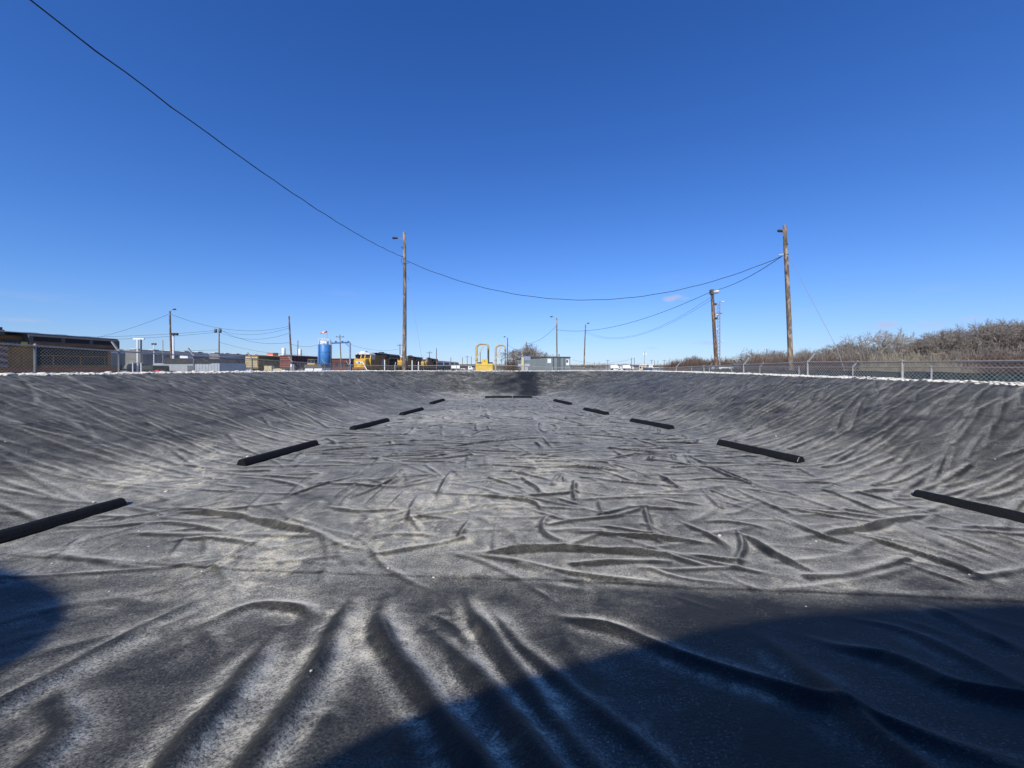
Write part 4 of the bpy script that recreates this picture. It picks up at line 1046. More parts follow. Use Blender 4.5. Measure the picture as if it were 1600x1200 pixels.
    for k in range(3): part("roof_fan", MB().lathe([(0.0, 0), (0.62, 0.0), (0.62, 0.05), (0.5, 0.07), (0.0, 0.07)], 16, 0, 15.6+2.1*k).xf(Matrix.Translation((0, 0, 4.42))), DARK)
    part("exhaust_stack", MB().box(-0.4, 0.4, 12.4, 13.6, 4.5, 4.75), DARK)
    part("plow", MB().prism([(0.05, 0.25), (0.3, 0.25), (0.3, 1.2), (0.2, 1.2)], 'x', -1.4, 1.4), DARK)
    part("coupler", MB().box(-0.15, 0.15, -0.25, 0.3, 0.8, 1.1), DARK)
    part("glint_box", MB().box(1.0, 1.40, 8.2, 8.45, 1.55, 2.75), YELLOW_BRIGHT)  # added bright box, its colour standing for a sun glint
    part("glint_block", MB().box(1.0, 1.46, 13.95, 14.35, 3.25, 3.62), YELLOW_BRIGHT)  # bright yellow block added as the sunlit patch on the side
    if emblem:
        e = part("nose_wings", MB().prism([(-0.75, 2.55), (-0.4, 2.25), (-0.18, 2.3), (0.18, 2.3), (0.4, 2.25), (0.75, 2.55), (0.3, 2.62), (-0.3, 2.62)], 'y', 0.775, 0.80), EMBLEM_PALE, nose)
        part("nose_shield", MB().prism([(-0.16, 2.5), (-0.14, 2.25), (0.0, 2.1), (0.14, 2.25), (0.16, 2.5)], 'y', 0.755, 0.774), EMBLEM_BLUE, nose)
    if flag:
        for k in range(7):
            pts = [(1.012, 10.2+0.25*i, 3.05-0.22*k+0.10*math.sin(i*0.75+k*0.2)) for i in range(14)]
            m = MB()
            for a, b in zip(pts[:-1], pts[1:]): m.bar(a, b, 0.012, 0.15)
            part("flag_stripe", m, FLAG_GREY if k % 2 == 0 else FLAG_DARK, hood)
    if graffiti:
        for k, (dy, hh) in enumerate(((0, 1.4), (0.55, 1.1), (1.1, 1.5), (1.65, 1.2), (2.3, 1.3), (2.8, 1.0))):
            y0 = 9.6+dy; m = MB().bar((1.02, y0, 1.75), (1.02, y0+0.18, 1.75+hh), 0.012, 0.22)
            if k % 2 == 0: m.bar((1.024, y0, 1.75+hh*0.5), (1.024, y0+0.42, 1.75+hh*0.9), 0.012, 0.2)
            part("painted_letter", m, EMBLEM_PALE if k % 3 else SIGN_BLUE, hood)
    return t
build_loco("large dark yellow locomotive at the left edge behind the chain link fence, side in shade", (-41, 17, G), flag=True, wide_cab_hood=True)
build_loco("nearest distant locomotive with a bright yellow nose, left of the tall pole", (-28.2, 70, G), emblem=True, graffiti=True)
build_loco("second distant locomotive, partly hidden behind the tall pole", (-28.2, 93.5, G))
build_loco("third distant locomotive with a yellow nose, at the right end of the row", (-28.2, 117, G))

# ------------------------------------------------------------------ freight cars
def freight_car(kind, label, loc, L, H, W, side, end, group):
    t = thing(kind, label, "rail car", loc, 0, group)
    MB().box(-W/2, W/2, 0.3, L-0.3, 1.0, 1.25).build("underframe", DARK, t)
    if kind == "covered_hopper":
        body = MB().prism([(-W/2, 1.9), (-W/2, H-0.35), (-W/2+0.35, H), (W/2-0.35, H), (W/2, H-0.35), (W/2, 1.9), (W/2-0.5, 1.26), (-W/2+0.5, 1.26)], 'y', 0.9, L-0.9).build("body", side, t)
        MB().box(-0.35, 0.35, 0.9, L-0.9, H+0.02, H+0.12).build("running_board", GALV_DARK, body)
        for k in range(5): MB().box(-0.45, 0.45, 1.6+k*(L-3.4)/4-0.5, 1.6+k*(L-3.4)/4+0.5, H+0.13, H+0.25).build("roof_hatch", SILVER, body)
        for k in range(3): MB().prism([(2.2+k*(L-4)/3, 1.25), (3.0+k*(L-4)/3, 0.6), (3.8+k*(L-4)/3, 0.6), (4.6+k*(L-4)/3, 1.25)], 'x', -1.0, 1.0).build("discharge_chute", side, t)
        MB().box(W/2-0.02, W/2+0.03, 0.95, L-0.95, H-0.62, H-0.42).build("side_sill", SILVER, body)
    else:
        body = MB().box(-W/2, W/2, 0.4, L-0.4, 1.25, H).build("body", side, t)
        MB().prism([(-W/2-0.03, H), (0, H+0.22), (W/2+0.03, H)], 'y', 0.35, L-0.35).build("roof", GALV_DARK if kind == "boxcar" else side, t)
        for k in range(6): MB().box(-W/2+0.1, W/2-0.1, 0.30, 0.402, 1.5+k*(H-1.7)/6, 1.5+k*(H-1.7)/6+0.28).build("end_rib", end, body)
        if kind == "boxcar": MB().box(W/2, W/2+0.05, L*0.42, L*0.62, 1.3, H-0.25).build("sliding_door", side, body)
    for k in range(int(L/1.15)-1):
        y0 = 1.0+k*1.15
        MB().box(W/2, W/2+0.09, y0, y0+0.10, 1.3 if kind != "covered_hopper" else 1.9, H-0.1 if kind != "covered_hopper" else H-0.65).build("rib", side, body)
    for y0 in (1.2, L-3.2):
        tr = MB().box(-1.0, 1.0, y0, y0+2.0, 0.5, 0.98).build("truck", DARK, t)
        for k in range(2):
            w = MB()
            for sx in (-0.86, 0.74): w.tube([(sx, y0+0.3+1.4*k, 0.42), (sx+0.12, y0+0.3+1.4*k, 0.42)], 0.42, 14)
            w.build("wheelset", GALV_DARK, tr)
    return t
for i, (y0, nm) in enumerate(((44, "nearest"), (60.3, "middle"), (76.6, "farthest"))):
    freight_car("covered_hopper", "%s of three long grey covered hopper cars behind the white shed" % nm, (-60.6, y0, G), 15.6, 4.25, 3.0, HOPPER, HOPPER, "grey covered hopper cars")
freight_car("ribbed_gondola", "mustard brown ribbed rail car with a pale yellow slatted end", (-56.2, 82.5, G), 13.0, 4.0, 2.8, YELLOW_BROWN, CREAM, "rail cars left of the blue tank")
freight_car("boxcar", "maroon boxcar with a pink ribbed end, behind the leaning dark pole", (-50.3, 85.0, G), 15.5, 4.05, 2.7, MAROON, BRICK_RED, "rail cars left of the blue tank")
for i, y0 in enumerate((150, 166, 182, 198)):
    freight_car("covered_hopper", "%s grey hopper car of the far string right of the locomotives" % ("nearest", "second", "third", "farthest")[i], (-31, y0, G), 15.6, 4.0, 3.0, HOPPER, HOPPER, "far string of hopper cars")
# tracks under the trains
def track(x, y0, y1, label):
    t = thing("railway_track", label, "track", (x, y0, G)); t["kind"] = "structure"
    MB().prism([(-1.9, 0.003), (-1.3, 0.03), (1.3, 0.03), (1.9, 0.003)], 'y', 0, y1-y0).build("ballast_bed", ASPHALT, t)
    for sx in (-0.75, 0.75): MB().box(sx-0.04, sx+0.04, 0, y1-y0, 0.031, 0.08).build("rail", GALV_DARK, t)
for x, y0, y1, lb in ((-41, 0, 90, "track under the near locomotive"), (-28.2, 60, 260, "track under the row of distant locomotives"), (-60.6, 30, 110, "track under the grey hopper cars"), (-56.2, 70, 120, "track under the mustard rail car"), (-50.3, 75, 130, "track under the maroon boxcar"), (-31.0, 140, 260, "track under the far hopper string")): track(x, y0, y1, lb)

# ------------------------------------------------------------------ sheds, tanks and yard equipment at left
t = thing("white_shed", "long low pale shed with a black roof behind the left fence", "shed", at(291, 50))
w_ = 104/600*50
wall = MB().box(-w_/2, w_/2, 0, 5, 0, 2.05).build("wall", SHED_WALL, t)
for k in range(22): MB().box(-w_/2+0.05+k*w_/22, -w_/2+0.14+k*w_/22, -0.03, 0.0, 0.05, 2.03).build("cladding_rib", SHED_WALL, wall)
MB().prism([(-w_/2+1.4, 2.06), (-w_/2+1.7, 2.65), (w_/2-1.8, 2.65), (w_/2-1.1, 2.06)], 'y', -0.15, 5.1).build("roof", ROOF_BLACK, t)
MB().box(0.2, 1.0, -0.04, 0.0, 0.0, 1.75).build("door", GALV_DARK, wall)
MB().box(-3.2, -2.2, -0.04, 0.0, 0.9, 1.6).build("window", GLASS, wall)
tag(MB().box(-0.55, 0.55, 0, 1, 0, 2.9).prism([(-0.6, 2.9), (-0.6, 3.25), (0.6, 3.25), (0.6, 2.9)], 'y', -0.1, 1.1).build("white_cabinet", WHITE, None, False, at(288, 58)), "white boxy cabinet rising behind the black shed roof", "cabinet")
t = thing("generator_trailer", "dark green box trailer parked left of the white shed", "trailer", at(229, 47))
MB().box(-0.75, 0.75, 0, 2.2, 0.35, 1.75).build("box", paint("dark_green_box", (0.03, 0.035, 0.03), 0.6), t)
for sx in (-0.7, 0.55): MB().tube([(sx, 1.0, 0.3), (sx+0.15, 1.0, 0.3)], 0.3, 14).build("wheel", RUBBER, t)
MB().box(0.76, 0.9, 0.4, 0.7, 0.6, 1.2).build("latch_box", GALV_DARK, t)
t = thing("tool_cart", "small red machine on wheels beside the dark green trailer", "cart", at(244, 46))
MB().box(-0.35, 0.35, 0, 0.6, 0.55, 1.0).build("engine_box", RED, t)
MB().box(-0.25, 0.25, 0.05, 0.5, 1.0, 1.2).build("top_cover", RED, t)
for sx in (-0.42, 0.34): MB().tube([(sx, 0.3, 0.25), (sx+0.1, 0.3, 0.25)], 0.25, 12).build("wheel", RUBBER, t)
MB().tube([(-0.3, 0, 0.8), (-0.3, -0.5, 1.1), (0.3, -0.5, 1.1), (0.3, 0, 0.8)], 0.03, 6).build("handle", GALV_DARK, t)
t = thing("pipe_rack", "pale goal-shaped pipe rack in front of the grey hopper cars", "rack", at(214, 46))
for u in (-0.5, 0.5): MB().tube([(u, 0, 0), (u, 0, 2.1)], 0.05, 8).build("post", WHITE, t)
MB().tube([(-0.5, 0, 2.05), (0.9, 0, 2.05)], 0.05, 8).build("crossbar", GALV_DARK, t)
for i, (c, Y, r, h, zb, lb) in enumerate(((443, 120, 0.5, 7.5, 0, "left of two slim white tanks rising behind the boxcar"), (468.5, 120, 0.45, 7.2, 0, "right of two slim white tanks rising behind the boxcar"))):
    t = thing("white_tank", lb, "tank", at(c, Y), 0, "slim white tanks")
    MB().lathe([(r*0.99, 0), (r, h-0.3), (r*0.8, h-0.05), (0, h)], 20).build("shell", WHITE, t, True)
    for z_ in (2.0, 4.5): MB().lathe([(r+0.02, z_), (r+0.03, z_+0.06), (r+0.02, z_+0.12)], 20).build("band", GALV, t)
    MB().tube([(r+0.1, 0, 0.2), (r+0.1, 0, h-0.2), (0, 0, h+0.1)], 0.04, 6).build("vent_pipe", GALV_DARK, t)
t = thing("rooftop_sign", "red and white sign board low over the mustard rail car", "sign", at(426, 110, 556.5))
MB().box(-1.6, 0.1, -0.05, 0.05, 0.35, 0.95).build("board", ORANGE, t); MB().box(-1.6, 0.1, -0.06, 0.06, 0.05, 0.34).build("lower_board", WHITE, t); MB().box(0.12, 1.6, -0.05, 0.05, 0.1, 0.95).build("board", MAROON, t)
for u in (-1.2, 1.2): MB().bar((u, 0.1, 0.1), (u, 0.1, -4.6), 0.1).build("post", GALV_DARK, t)
for i, (c, Y, lb) in enumerate(((415.5, 60, "left of three cream boxes standing before the mustard rail car"), (421.5, 60, "middle of three cream boxes standing before the mustard rail car"), (434, 50, "largest cream box, nearest the crest under the boxcar end"))):
    t = thing("cream_box", lb, "box", at(c, Y), 0, "cream boxes by the rail cars"); s = 0.5 if i < 2 else 0.6
    MB().box(-s*(0.55 if i < 2 else 1.05), s*(0.55 if i < 2 else 0.9), 0, 0.8, 0, 1.65 if i < 2 else 1.3).build("body", CREAM, t)
    MB().box(-s*0.6, s*0.6, -0.02, 0.82, 1.66 if i < 2 else 1.31, 1.74 if i < 2 else 1.38).build("lid", CREAM, t)
    MB().box(-0.08, 0.08, -0.04, 0.0, 0.9, 1.1).build("latch", GALV_DARK, t)
t = thing("blue_drum", "pale blue drum by the left fence under the slatted rail car end", "drum", at(389.5, 40))
MB().lathe([(0.28, 0), (0.30, 0.03), (0.29, 0.4), (0.31, 0.43), (0.29, 0.46), (0.29, 1.2), (0.31, 1.24), (0.22, 1.3), (0, 1.3)], 18).build("shell", BLUE_LIGHT, t, True)
MB().lathe([(0.05, 1.3), (0.05, 1.36), (0, 1.36)], 8, 0.12, 0).build("bung", WHITE, t)
t = thing("switcher_cab", "small yellow cab with a grey roof beside the maroon boxcar", "cab", at(486, 75))
MB().box(-0.7, 0.7, 0, 3, 0.6, 2.3).build("body", YELLOW_BRIGHT, t); MB().box(-0.7, 0.7, 0.02, 3, 2.3, 2.9).build("upper_wall", LGREY, t)
MB().prism([(-0.8, 2.9), (-0.5, 3.1), (0.5, 3.1), (0.8, 2.9)], 'y', -0.1, 3.1).build("roof", LGREY, t)
for u in (-0.55, 0.1): MB().box(u, u+0.42, -0.02, 0.0, 2.35, 2.75).build("window", GLASS, t)
for sx in (-0.6, 0.45): MB().tube([(sx, 1.5, 0.35), (sx+0.15, 1.5, 0.35)], 0.35, 12).build("wheel", GALV_DARK, t)
t = thing("low_shed", "low pale shed with a grey sloping roof, left of the blue tank", "shed", at(490, 60))
MB().box(-1.35, 1.3, 0, 3, 0, 1.45).build("wall", WHITE, t); MB().prism([(-1.45, 1.46), (-1.3, 1.95), (1.2, 1.95), (1.4, 1.46)], 'y', -0.15, 3.1).build("roof", LGREY, t)
MB().box(-0.06, 0.06, -0.02, 0.0, 0.05, 1.4).build("corner_batten", GALV_DARK, t)
t = thing("wheel_pile", "dark wheel leaning against the low pale shed", "wheel", at(470.5, 58))
MB().tube([(0.45*math.cos(a), 0, 0.95+0.45*math.sin(a)) for a in np.linspace(0, 6.283, 17)], 0.09, 6, False).build("tyre", DARK, t)
for k in range(4): MB().bar((0.42*math.cos(k*0.785), 0, 0.95+0.42*math.sin(k*0.785)), (-0.42*math.cos(k*0.785), 0, 0.95-0.42*math.sin(k*0.785)), 0.04).build("spoke", GALV, t)
MB().box(-0.5, 0.5, -0.1, 0.1, 0, 0.45).build("stand", GALV_DARK, t)
t = thing("pole_base_box", "white meter box at the foot of the leaning dark pole", "box", at(457, 63.5)); MB().box(-0.25, 0.25, -0.2, 0.2, 0, 2.0).build("body", WHITE, t); MB().box(-0.2, 0.2, -0.23, -0.2, 0.6, 1.6).build("door", GALV, t)
# blue tank with gantry
t = thing("blue_tank", "tall blue vertical tank with a white railing on top", "tank", at(507.5, 70))
MB().lathe([(1.08, 0), (1.08, 5.55), (1.0, 5.62), (0, 5.75)], 28).build("shell", BLUE, t, True)
for a in (-2.4, -1.95): MB().tube([(1.14*math.cos(a), 1.14*math.sin(a), 0.3), (1.14*math.cos(a), 1.14*math.sin(a), 5.7)], 0.05, 6).build("side_pipe", BLUE_LIGHT if a < -2 else BLUE_DARK, t)
for z_ in (1.4, 2.8, 4.2): MB().lathe([(1.085, z_), (1.10, z_+0.03), (1.085, z_+0.06)], 28).build("weld_band", BLUE_DARK, t)
rl = MB()
for z_ in (6.2, 6.65): rl.tube([(1.0*math.cos(a), 1.0*math.sin(a), z_) for a in np.linspace(0, 6.283, 25)], 0.035, 5, False)
rl.build("railing", WHITE, t)
for k in range(8): MB().bar((1.0*math.cos(k*0.785), 1.0*math.sin(k*0.785), 5.6), (1.0*math.cos(k*0.785), 1.0*math.sin(k*0.785), 6.68), 0.05).build("railing_post", WHITE, t)
MB().box(-0.6, 0.5, -0.5, 0.5, 5.7, 6.3).build("top_housing", WHITE, t)
MB().tube([(-1.0, 0, 5.5), (-1.0, 0, 6.3), (-0.9, 0, 6.35)], 0.07, 6).build("vent", BLUE_DARK, t)
lad = MB(); [lad.bar((1.15, u, 0.2), (1.15, u, 6.4), 0.05) for u in (-0.25, 0.25)]; [lad.bar((1.15, -0.25, 0.4+0.35*k), (1.15, 0.25, 0.4+0.35*k), 0.035) for k in range(17)]; lad.build("ladder", GALV_DARK, t)
t = thing("windsock", "red and white windsock above the blue tank", "windsock", at(511, 71, 536))
MB().tube([(0, 0, 0), (0, 0, 2.2)], 0.03, 6).build("mast", GALV, t)
for k in range(3): MB().tube([(-0.1-0.38*k, 0, 2.1-0.09*k), (-0.1-0.38*(k+1), 0, 2.1-0.09*(k+1))], [0.20-0.035*k, 0.20-0.035*(k+1)], 12).build("sock_band", ORANGE if k != 1 else WHITE, t)
t = thing("pipe_gantry", "blue pipe arm on a post, reaching right from the blue tank", "pipe", at(547, 70))
MB().tube([(-3.4, 0, 5.9), (-0.2, 0, 6.05), (0, 0, 5.9)], 0.13, 10).build("arm", BLUE_DARK, t)
MB().tube([(0, 0, 0), (0, 0, 6.0)], 0.15, 10).build("post", SIGN_BLUE, t)
for u in (-2.6, -1.4, -0.3): MB().box(u-0.12, u+0.12, -0.12, 0.12, 6.0, 6.3).build("valve", BLUE_DARK, t)
MB().bar((-0.9, 0, 5.95), (0, 0, 5.1), 0.08).build("brace", BLUE_DARK, t)
# odd little yard pipes before the locomotives
for i, (c, r_, Y, lb) in enumerate(((573.5, 565, 40, "slanted pale pipe stub below the first locomotive nose"), (601, 562, 40, "thin white marker post below the locomotives"), (644, 563, 40, "left of two white pipe posts right of the tall pole"), (654, 565, 40, "right of two white pipe posts right of the tall pole"))):
    h_ = (573-r_)/600*Y-G
    t = thing("pipe_stub" if i == 0 else "marker_post", lb, "post", at(c, Y))
    MB().tube([(0, 0, 0), (0 if i else -0.0, 0, h_-0.1 if i else h_-0.9), (0 if i else -0.5, 0, h_)], 0.05, 8).build("pipe", WHITE, t)
    MB().lathe([(0.08, 0), (0.08, 0.08), (0, 0.1)], 10).build("foot", GALV_DARK, t)

# ------------------------------------------------------------------ yellow pipe arches and box
def arch(label, c0, c1, top, Y, r, thick2, brace):
    x0, x1 = (c0-800)/600*Y, (c1-800)/600*Y; h = (573-top)/600*Y-G; w = x1-x0
    t = thing("pipe_arch", label, "pipe", (x0, Y, G), 0, "rusty yellow pipe arches")
    cr = 0.5
    pts = [(0, 0, 0), (0, 0, h*0.5), (0, 0, h-cr)]+[(cr-cr*math.cos(a), 0, h-cr+cr*math.sin(a)) for a in np.linspace(0.3, 1.57, 6)]
    MB().tube(pts, r, 14).build("riser", RUST_YELLOW, t, True)
    MB().tube([(cr, 0, h)]+[(w-cr*0.7+cr*0.7*math.sin(a), 0, h-cr*0.7+cr*0.7*math.cos(a)) for a in np.linspace(0, 1.57, 7)]+[(w, 0, h-0.75)], r*0.85, 12).build("crossover", RUST_YELLOW, t, True)
    MB().tube([(w, 0, h-0.7), (w, 0, h*0.3), (w, 0, 0)], thick2, 12).build("downpipe", DARK, t, True)
    MB().bar((brace[0]*w, -0.1, h-0.12), (0.05, -0.1, h*0.62), 0.13).build("brace", CREAM, t)
    for z_ in (0.6, h*0.55): MB().lathe([(r*1.45, z_), (r*1.45, z_+0.12)], 14).build("flange", RUST_YELLOW, t)
    return t
arch("left rusty yellow pipe arch with a dark downpipe, behind the yellow box", 744.5, 763, 537.5, 46, 0.135, 0.11, (0.62,))
arch("right rusty yellow pipe arch with a thin downpipe, left of the bare tree", 774.5, 789.5, 539.5, 48, 0.125, 0.04, (0.6,))
t = thing("yellow_box", "bright yellow equipment box standing on the far crest below the left arch", "equipment box", at(757, 42))
MB().box(-0.95, 0.9, 0, 1.2, 0, 1.95).build("base", YELLOW_BRIGHT, t); MB().box(-0.3, 0.36, 0.1, 1.0, 1.95, 2.45).build("upper_box", YELLOW_BRIGHT, t); MB().box(-0.8, 0.85, 0.6, 1.15, 1.951, 2.1).build("dark_cover", DARK, t)
MB().box(-0.02, 0.06, 0.07, 0.1, 2.15, 2.3).build("latch", GALV_DARK, t)

# ------------------------------------------------------------------ grey corrugated container and its signs
t = thing("container", "long grey corrugated container with a dark top rail, right of the bare tree", "container", (3.12, 36, G), math.atan2(2.7, 12)*1.0)
Wc, Lc, Hc = 2.5, 12.2, 2.55
MB().box(0.05, Wc-0.05, 0.06, Lc, 0.1, Hc-0.1).build("body", CONTAINER, t)
MB().box(-0.02, Wc+0.02, -0.02, Lc, Hc-0.1, Hc).build("top_rail", CONTAINER_DARK, t)
MB().box(0, Wc, 0, Lc, 0.0, 0.1).build("bottom_rail", CONTAINER_DARK, t)
for k in range(40): MB().prism([(0.02+0.3*k, 0.05), (0.07+0.3*k, -0.03), (0.17+0.3*k, -0.03), (0.22+0.3*k, 0.05)], 'z', 0.12, Hc-0.12).xf(Matrix(((0, 1, 0, 0), (1, 0, 0, 0.05), (0, 0, 1, 0), (0, 0, 0, 1)))).build("corrugation", CONTAINER, t)
for x0, x1 in ((0.04, 0.72), (0.86, 1.16), (1.52, 1.80), (1.9, 2.46)): MB().box(x0, x1, -0.05, 0.06, 0.12, Hc-0.12).build("end_panel", CONTAINER, t)
for x0 in (0.79, 1.24, 1.42, 1.86): MB().tube([(x0, 0.0, 0.15), (x0, 0.0, Hc-0.12)], 0.03, 8).build("lock_rod", GALV_DARK, t)
MB().box(2.05, 2.36, -0.062, -0.052, 1.75, 2.3).build("notice", WHITE, t); MB().box(2.06, 2.25, -0.07, -0.063, 1.98, 2.24).build("notice_print", GALV_DARK, t); MB().box(0.2, 0.55, -0.062, -0.052, 1.95, 2.35).build("notice", WHITE, t)
t = thing("sign_post", "white gate post with a faded blue sign and white plates before the container", "sign", at(816.5, 30))
MB().box(-0.09, 0.09, -0.09, 0.09, 0, 2.35).build("post", CREAM, t); MB().tube([(0, 0, 2.35), (0, 0, 2.6)], 0.04, 8).build("cap", GALV, t)
MB().box(0.08, 0.62, -0.05, -0.02, 2.12, 2.42).build("blue_sign", SIGN_BLUE, t); MB().box(-0.36, -0.1, -0.05, -0.02, 1.62, 1.82).build("plate", SHED_WALL, t); MB().box(0.16, 0.56, -0.05, -0.02, 1.62, 1.84).build("plate", SHED_WALL, t); MB().box(0.18, 0.42, -0.05, -0.02, 1.2, 1.58).build("plate", SHED_WALL, t)
MB().bar((0.2, 0, 0), (0.2, 0, 1.7), 0.05).build("stay", WHITE, t)
tag(MB().tube([(0, 0, 0), (0, 0, 2.7), (0.0, 0.0, 2.75)], [0.045, 0.045, 0.02], 8).build("thin_post", GALV_DARK, None, False, at(873.5, 34)), "thin dark steel post in front of the container end", "post")

# ------------------------------------------------------------------ distant buildings, masts and vehicles
def far_building(label, c0, c1, top, Y, wallm, roofm, wins=3):
    x0, x1 = (c0-800)/600*Y, (c1-800)/600*Y; h = (573-top)/600*Y-G; w = x1-x0
    t = thing("far_building", label, "building", (x0, Y, G)); wl_ = MB().box(0, w, 0, 12, 0, h).build("wall", wallm, t)
    MB().prism([(-0.3, h), (-0.3, h+0.25), (w+0.3, h+0.25), (w+0.3, h)], 'y', -0.3, 12.3).build("roof", roofm, t)
    for k in range(wins):
        xw = w*(k+0.5)/wins; MB().box(xw-0.08*w, xw+0.08*w, -0.04, 0.0, h*0.35, h*0.7).build("window", GLASS, wl_)
    return t
far_building("low tan and white building on the right skyline below the cell mast", 998.5, 1013, 570.5, 180, TAN_WALL, WHITE)
far_building("bright white block at the right end of the tan building on the skyline", 1014, 1020, 570, 178, WHITE, WHITE, 1)
far_building("long pale low warehouse on the skyline left of the brush", 1020, 1046, 575, 160, SHED_WALL, WHITE, 5)
far_building("white low warehouse on the skyline behind the left yellow arch", 700, 742, 568.5, 260, HOPPER, WHITE, 6)
far_building("white roofed building on the skyline right of the container", 955, 975, 573.5, 200, WHITE, WHITE, 4)
far_building("dark long shed on the skyline far behind the blue tank", 515, 545, 561, 150, MAROON, LGREY, 4)
t = thing("cell_mast", "slim cell mast with white antennas on the right skyline", "mast", at(1007, 260))
MB().tube([(0, 0, 0), (0, 0, 12.4)], [0.22, 0.1], 8).build("mast", GALV, t)
for u in (-0.9, 0.9): MB().box(u-0.3, u+0.3, -0.3, 0.3, 9.4, 11.2).build("antenna", WHITE, t)
t = thing("radio_mast", "thin lattice radio mast with small dishes behind the floodlight pole", "mast", at(1123.5, 60)); h_ = (573-470)/600*60-G
lat = MB(); c3 = [(0.22*math.cos(a), 0.22*math.sin(a)) for a in (0.3, 2.4, 4.5)]
for x, y in c3: lat.bar((x, y, 0), (x, y, h_), 0.05)
for k in range(int(h_/0.55)):
    for j in range(3): a, b = c3[j], c3[(j+1) % 3]; lat.bar((a[0], a[1], k*0.55), (b[0], b[1], (k+1)*0.55), 0.03)
lat.build("lattice", GALV, t)
for z_, sx in ((h_-0.3, 1), (h_-2.3, -1), (h_-4.6, -1), (h_-6.5, 1)): MB().lathe([(0.0, 0), (0.22, 0.06), (0.24, 0.2), (0, 0.22)], 12).xf(Matrix.Translation((sx*0.45, -0.2, z_))).build("dish", WHITE, t)
MB().box(-0.5, 0.5, -0.05, 0.05, h_-2.0, h_-1.9).build("bracket", GALV_DARK, t)
def vehicle(label, c, Y, L, H, col, cab_front=True, rz=0, name="parked_van"):
    t = thing(name, label, "van" if name == "parked_van" else "truck", at(c, Y), rz)
    if name == "parked_van":
        b = MB().prism([(-L/2, 0.35), (-L/2, H*0.92), (-L/2+0.15, H), (L/2-0.95, H), (L/2-0.45, H*0.62), (L/2-0.02, H*0.55), (L/2, 0.35)], 'y', -0.9, 0.9).build("body", col, t)
        for x0, x1 in ((-L/2+0.25, -L/2+1.2), (-L/2+1.35, -L/2+2.3), (-L/2+2.45, L/2-1.2)): MB().box(x0, x1, -0.915, -0.9, H*0.6, H*0.88).build("side_window", GLASS, b)
        MB().add([(L/2-0.93, -0.8, H*0.97), (L/2-0.93, 0.8, H*0.97), (L/2-0.43, 0.8, H*0.63), (L/2-0.43, -0.8, H*0.63)], [(0, 1, 2, 3)]).build("windscreen", GLASS, b)
    else:
        MB().box(-L/2, L/2-1.9, -1.1, 1.1, 0.9, H).build("box", col, t); MB().prism([(L/2-1.8, 0.5), (L/2-1.8, H*0.8), (L/2-0.7, H*0.8), (L/2, H*0.45), (L/2, 0.5)], 'y', -1.0, 1.0).build("cab", WHITE, t)
        MB().box(L/2-1.3, L/2-0.75, -1.02, -1.0, H*0.5, H*0.74).build("side_window", GLASS, t)
    for x in (-L/2+0.9, L/2-0.85):
        for sy in (-0.85, 0.68): MB().tube([(x, sy, 0.34), (x, sy+0.18, 0.34)], 0.34, 14).build("wheel", RUBBER, t)
    return t
vehicle("white van parked behind the right fence beside the floodlight pole", 1134, 46, 1.6*1.0+0.9, 1.62, WHITE)
for i, (c, Y, L, lb) in enumerate(((962, 170, 5, "white truck on the skyline before the white roofed building"), (981, 170, 5, "white truck on the skyline left of the tan building"), (716, 160, 6, "white truck on the skyline left of the yellow arches"), (729, 150, 5, "dark truck on the skyline left of the yellow arches"))):
    vehicle(lb, c, Y, L, 2.3, WHITE if "dark" not in lb else DARK, name="parked_truck")

# ------------------------------------------------------------------ bare winter trees and brush
def tree_segments(seed, height, spread, levels=5, kids=(3, 4), up=0.35, trunk_r=0.12, twig=0.010):
    r = np.random.default_rng(seed); trunk, crown = [], []
    def grow(p, d, length, rad, lev):
        n = 3 if lev < 2 else 2; q = p
        for k in range(n):
            d2 = d+r.normal(0, 0.13+0.03*lev, 3); d2 = d2/np.linalg.norm(d2)
            q2 = q+d2*length/n; r0 = rad*(1-0.25*k/n); r1 = rad*(1-0.25*(k+1)/n)
            (trunk if lev == 0 else crown).append((q, q2, max(r0, twig), max(r1, twig*0.8))); q = q2; d = d2
            if lev < levels and k > 0 or (lev > 1 and lev < levels):
                m = 1 if lev < levels-1 else 2
                for _ in range(m):
                    a = r.normal(0, 1, 3); a -= a.dot(d)*d; a /= np.linalg.norm(a)
                    nd = d*0.75+a*spread*r.uniform(0.6, 1.2)+np.array([0, 0, up*0.4]); grow(q, nd/np.linalg.norm(nd), length*r.uniform(0.55, 0.8), rad*0.55, lev+1)
        if lev < levels:
            for _ in range(int(r.integers(kids[0], kids[1]+1)) if lev < 2 else 2):
                a = r.normal(0, 1, 3); a -= a.dot(d)*d; a /= np.linalg.norm(a)
                nd = d*0.8+a*spread*r.uniform(0.5, 1.1)+np.array([0, 0, up*0.5]); grow(q, nd/np.linalg.norm(nd), length*r.uniform(0.6, 0.82), rad*0.62, lev+1)
    grow(np.zeros(3), np.array([0.03, 0.0, 1.0]), height*0.30, trunk_r, 0)
    return trunk, crown
def seg_mesh(name, segs, mat, scale_to=None):
    P = np.array([s[0] for s in segs]); Q = np.array([s[1] for s in segs])
    V, F = tubes_np(P, Q, [s[2] for s in segs], [s[3] for s in segs], 3)
    return mesh_np(name, V, F, mat)
def make_trees(n, mat, seed, levels, twig, spread):
    out = []
    for i in range(n):
        tr, cr = tree_segments(seed+i, 1.0*6, spread, levels, twig=twig)
        top = float(np.quantile([s[1][2] for s in cr], 0.985)); out.append((seg_mesh("trunk", tr, mat), seg_mesh("crown", cr, mat), top))
    return out
TREES = make_trees(4, TWIG, 100, 5, 0.010, 0.95)
PALE = make_trees(1, TWIG_PALE, 205, 5, 0.011, 0.85)

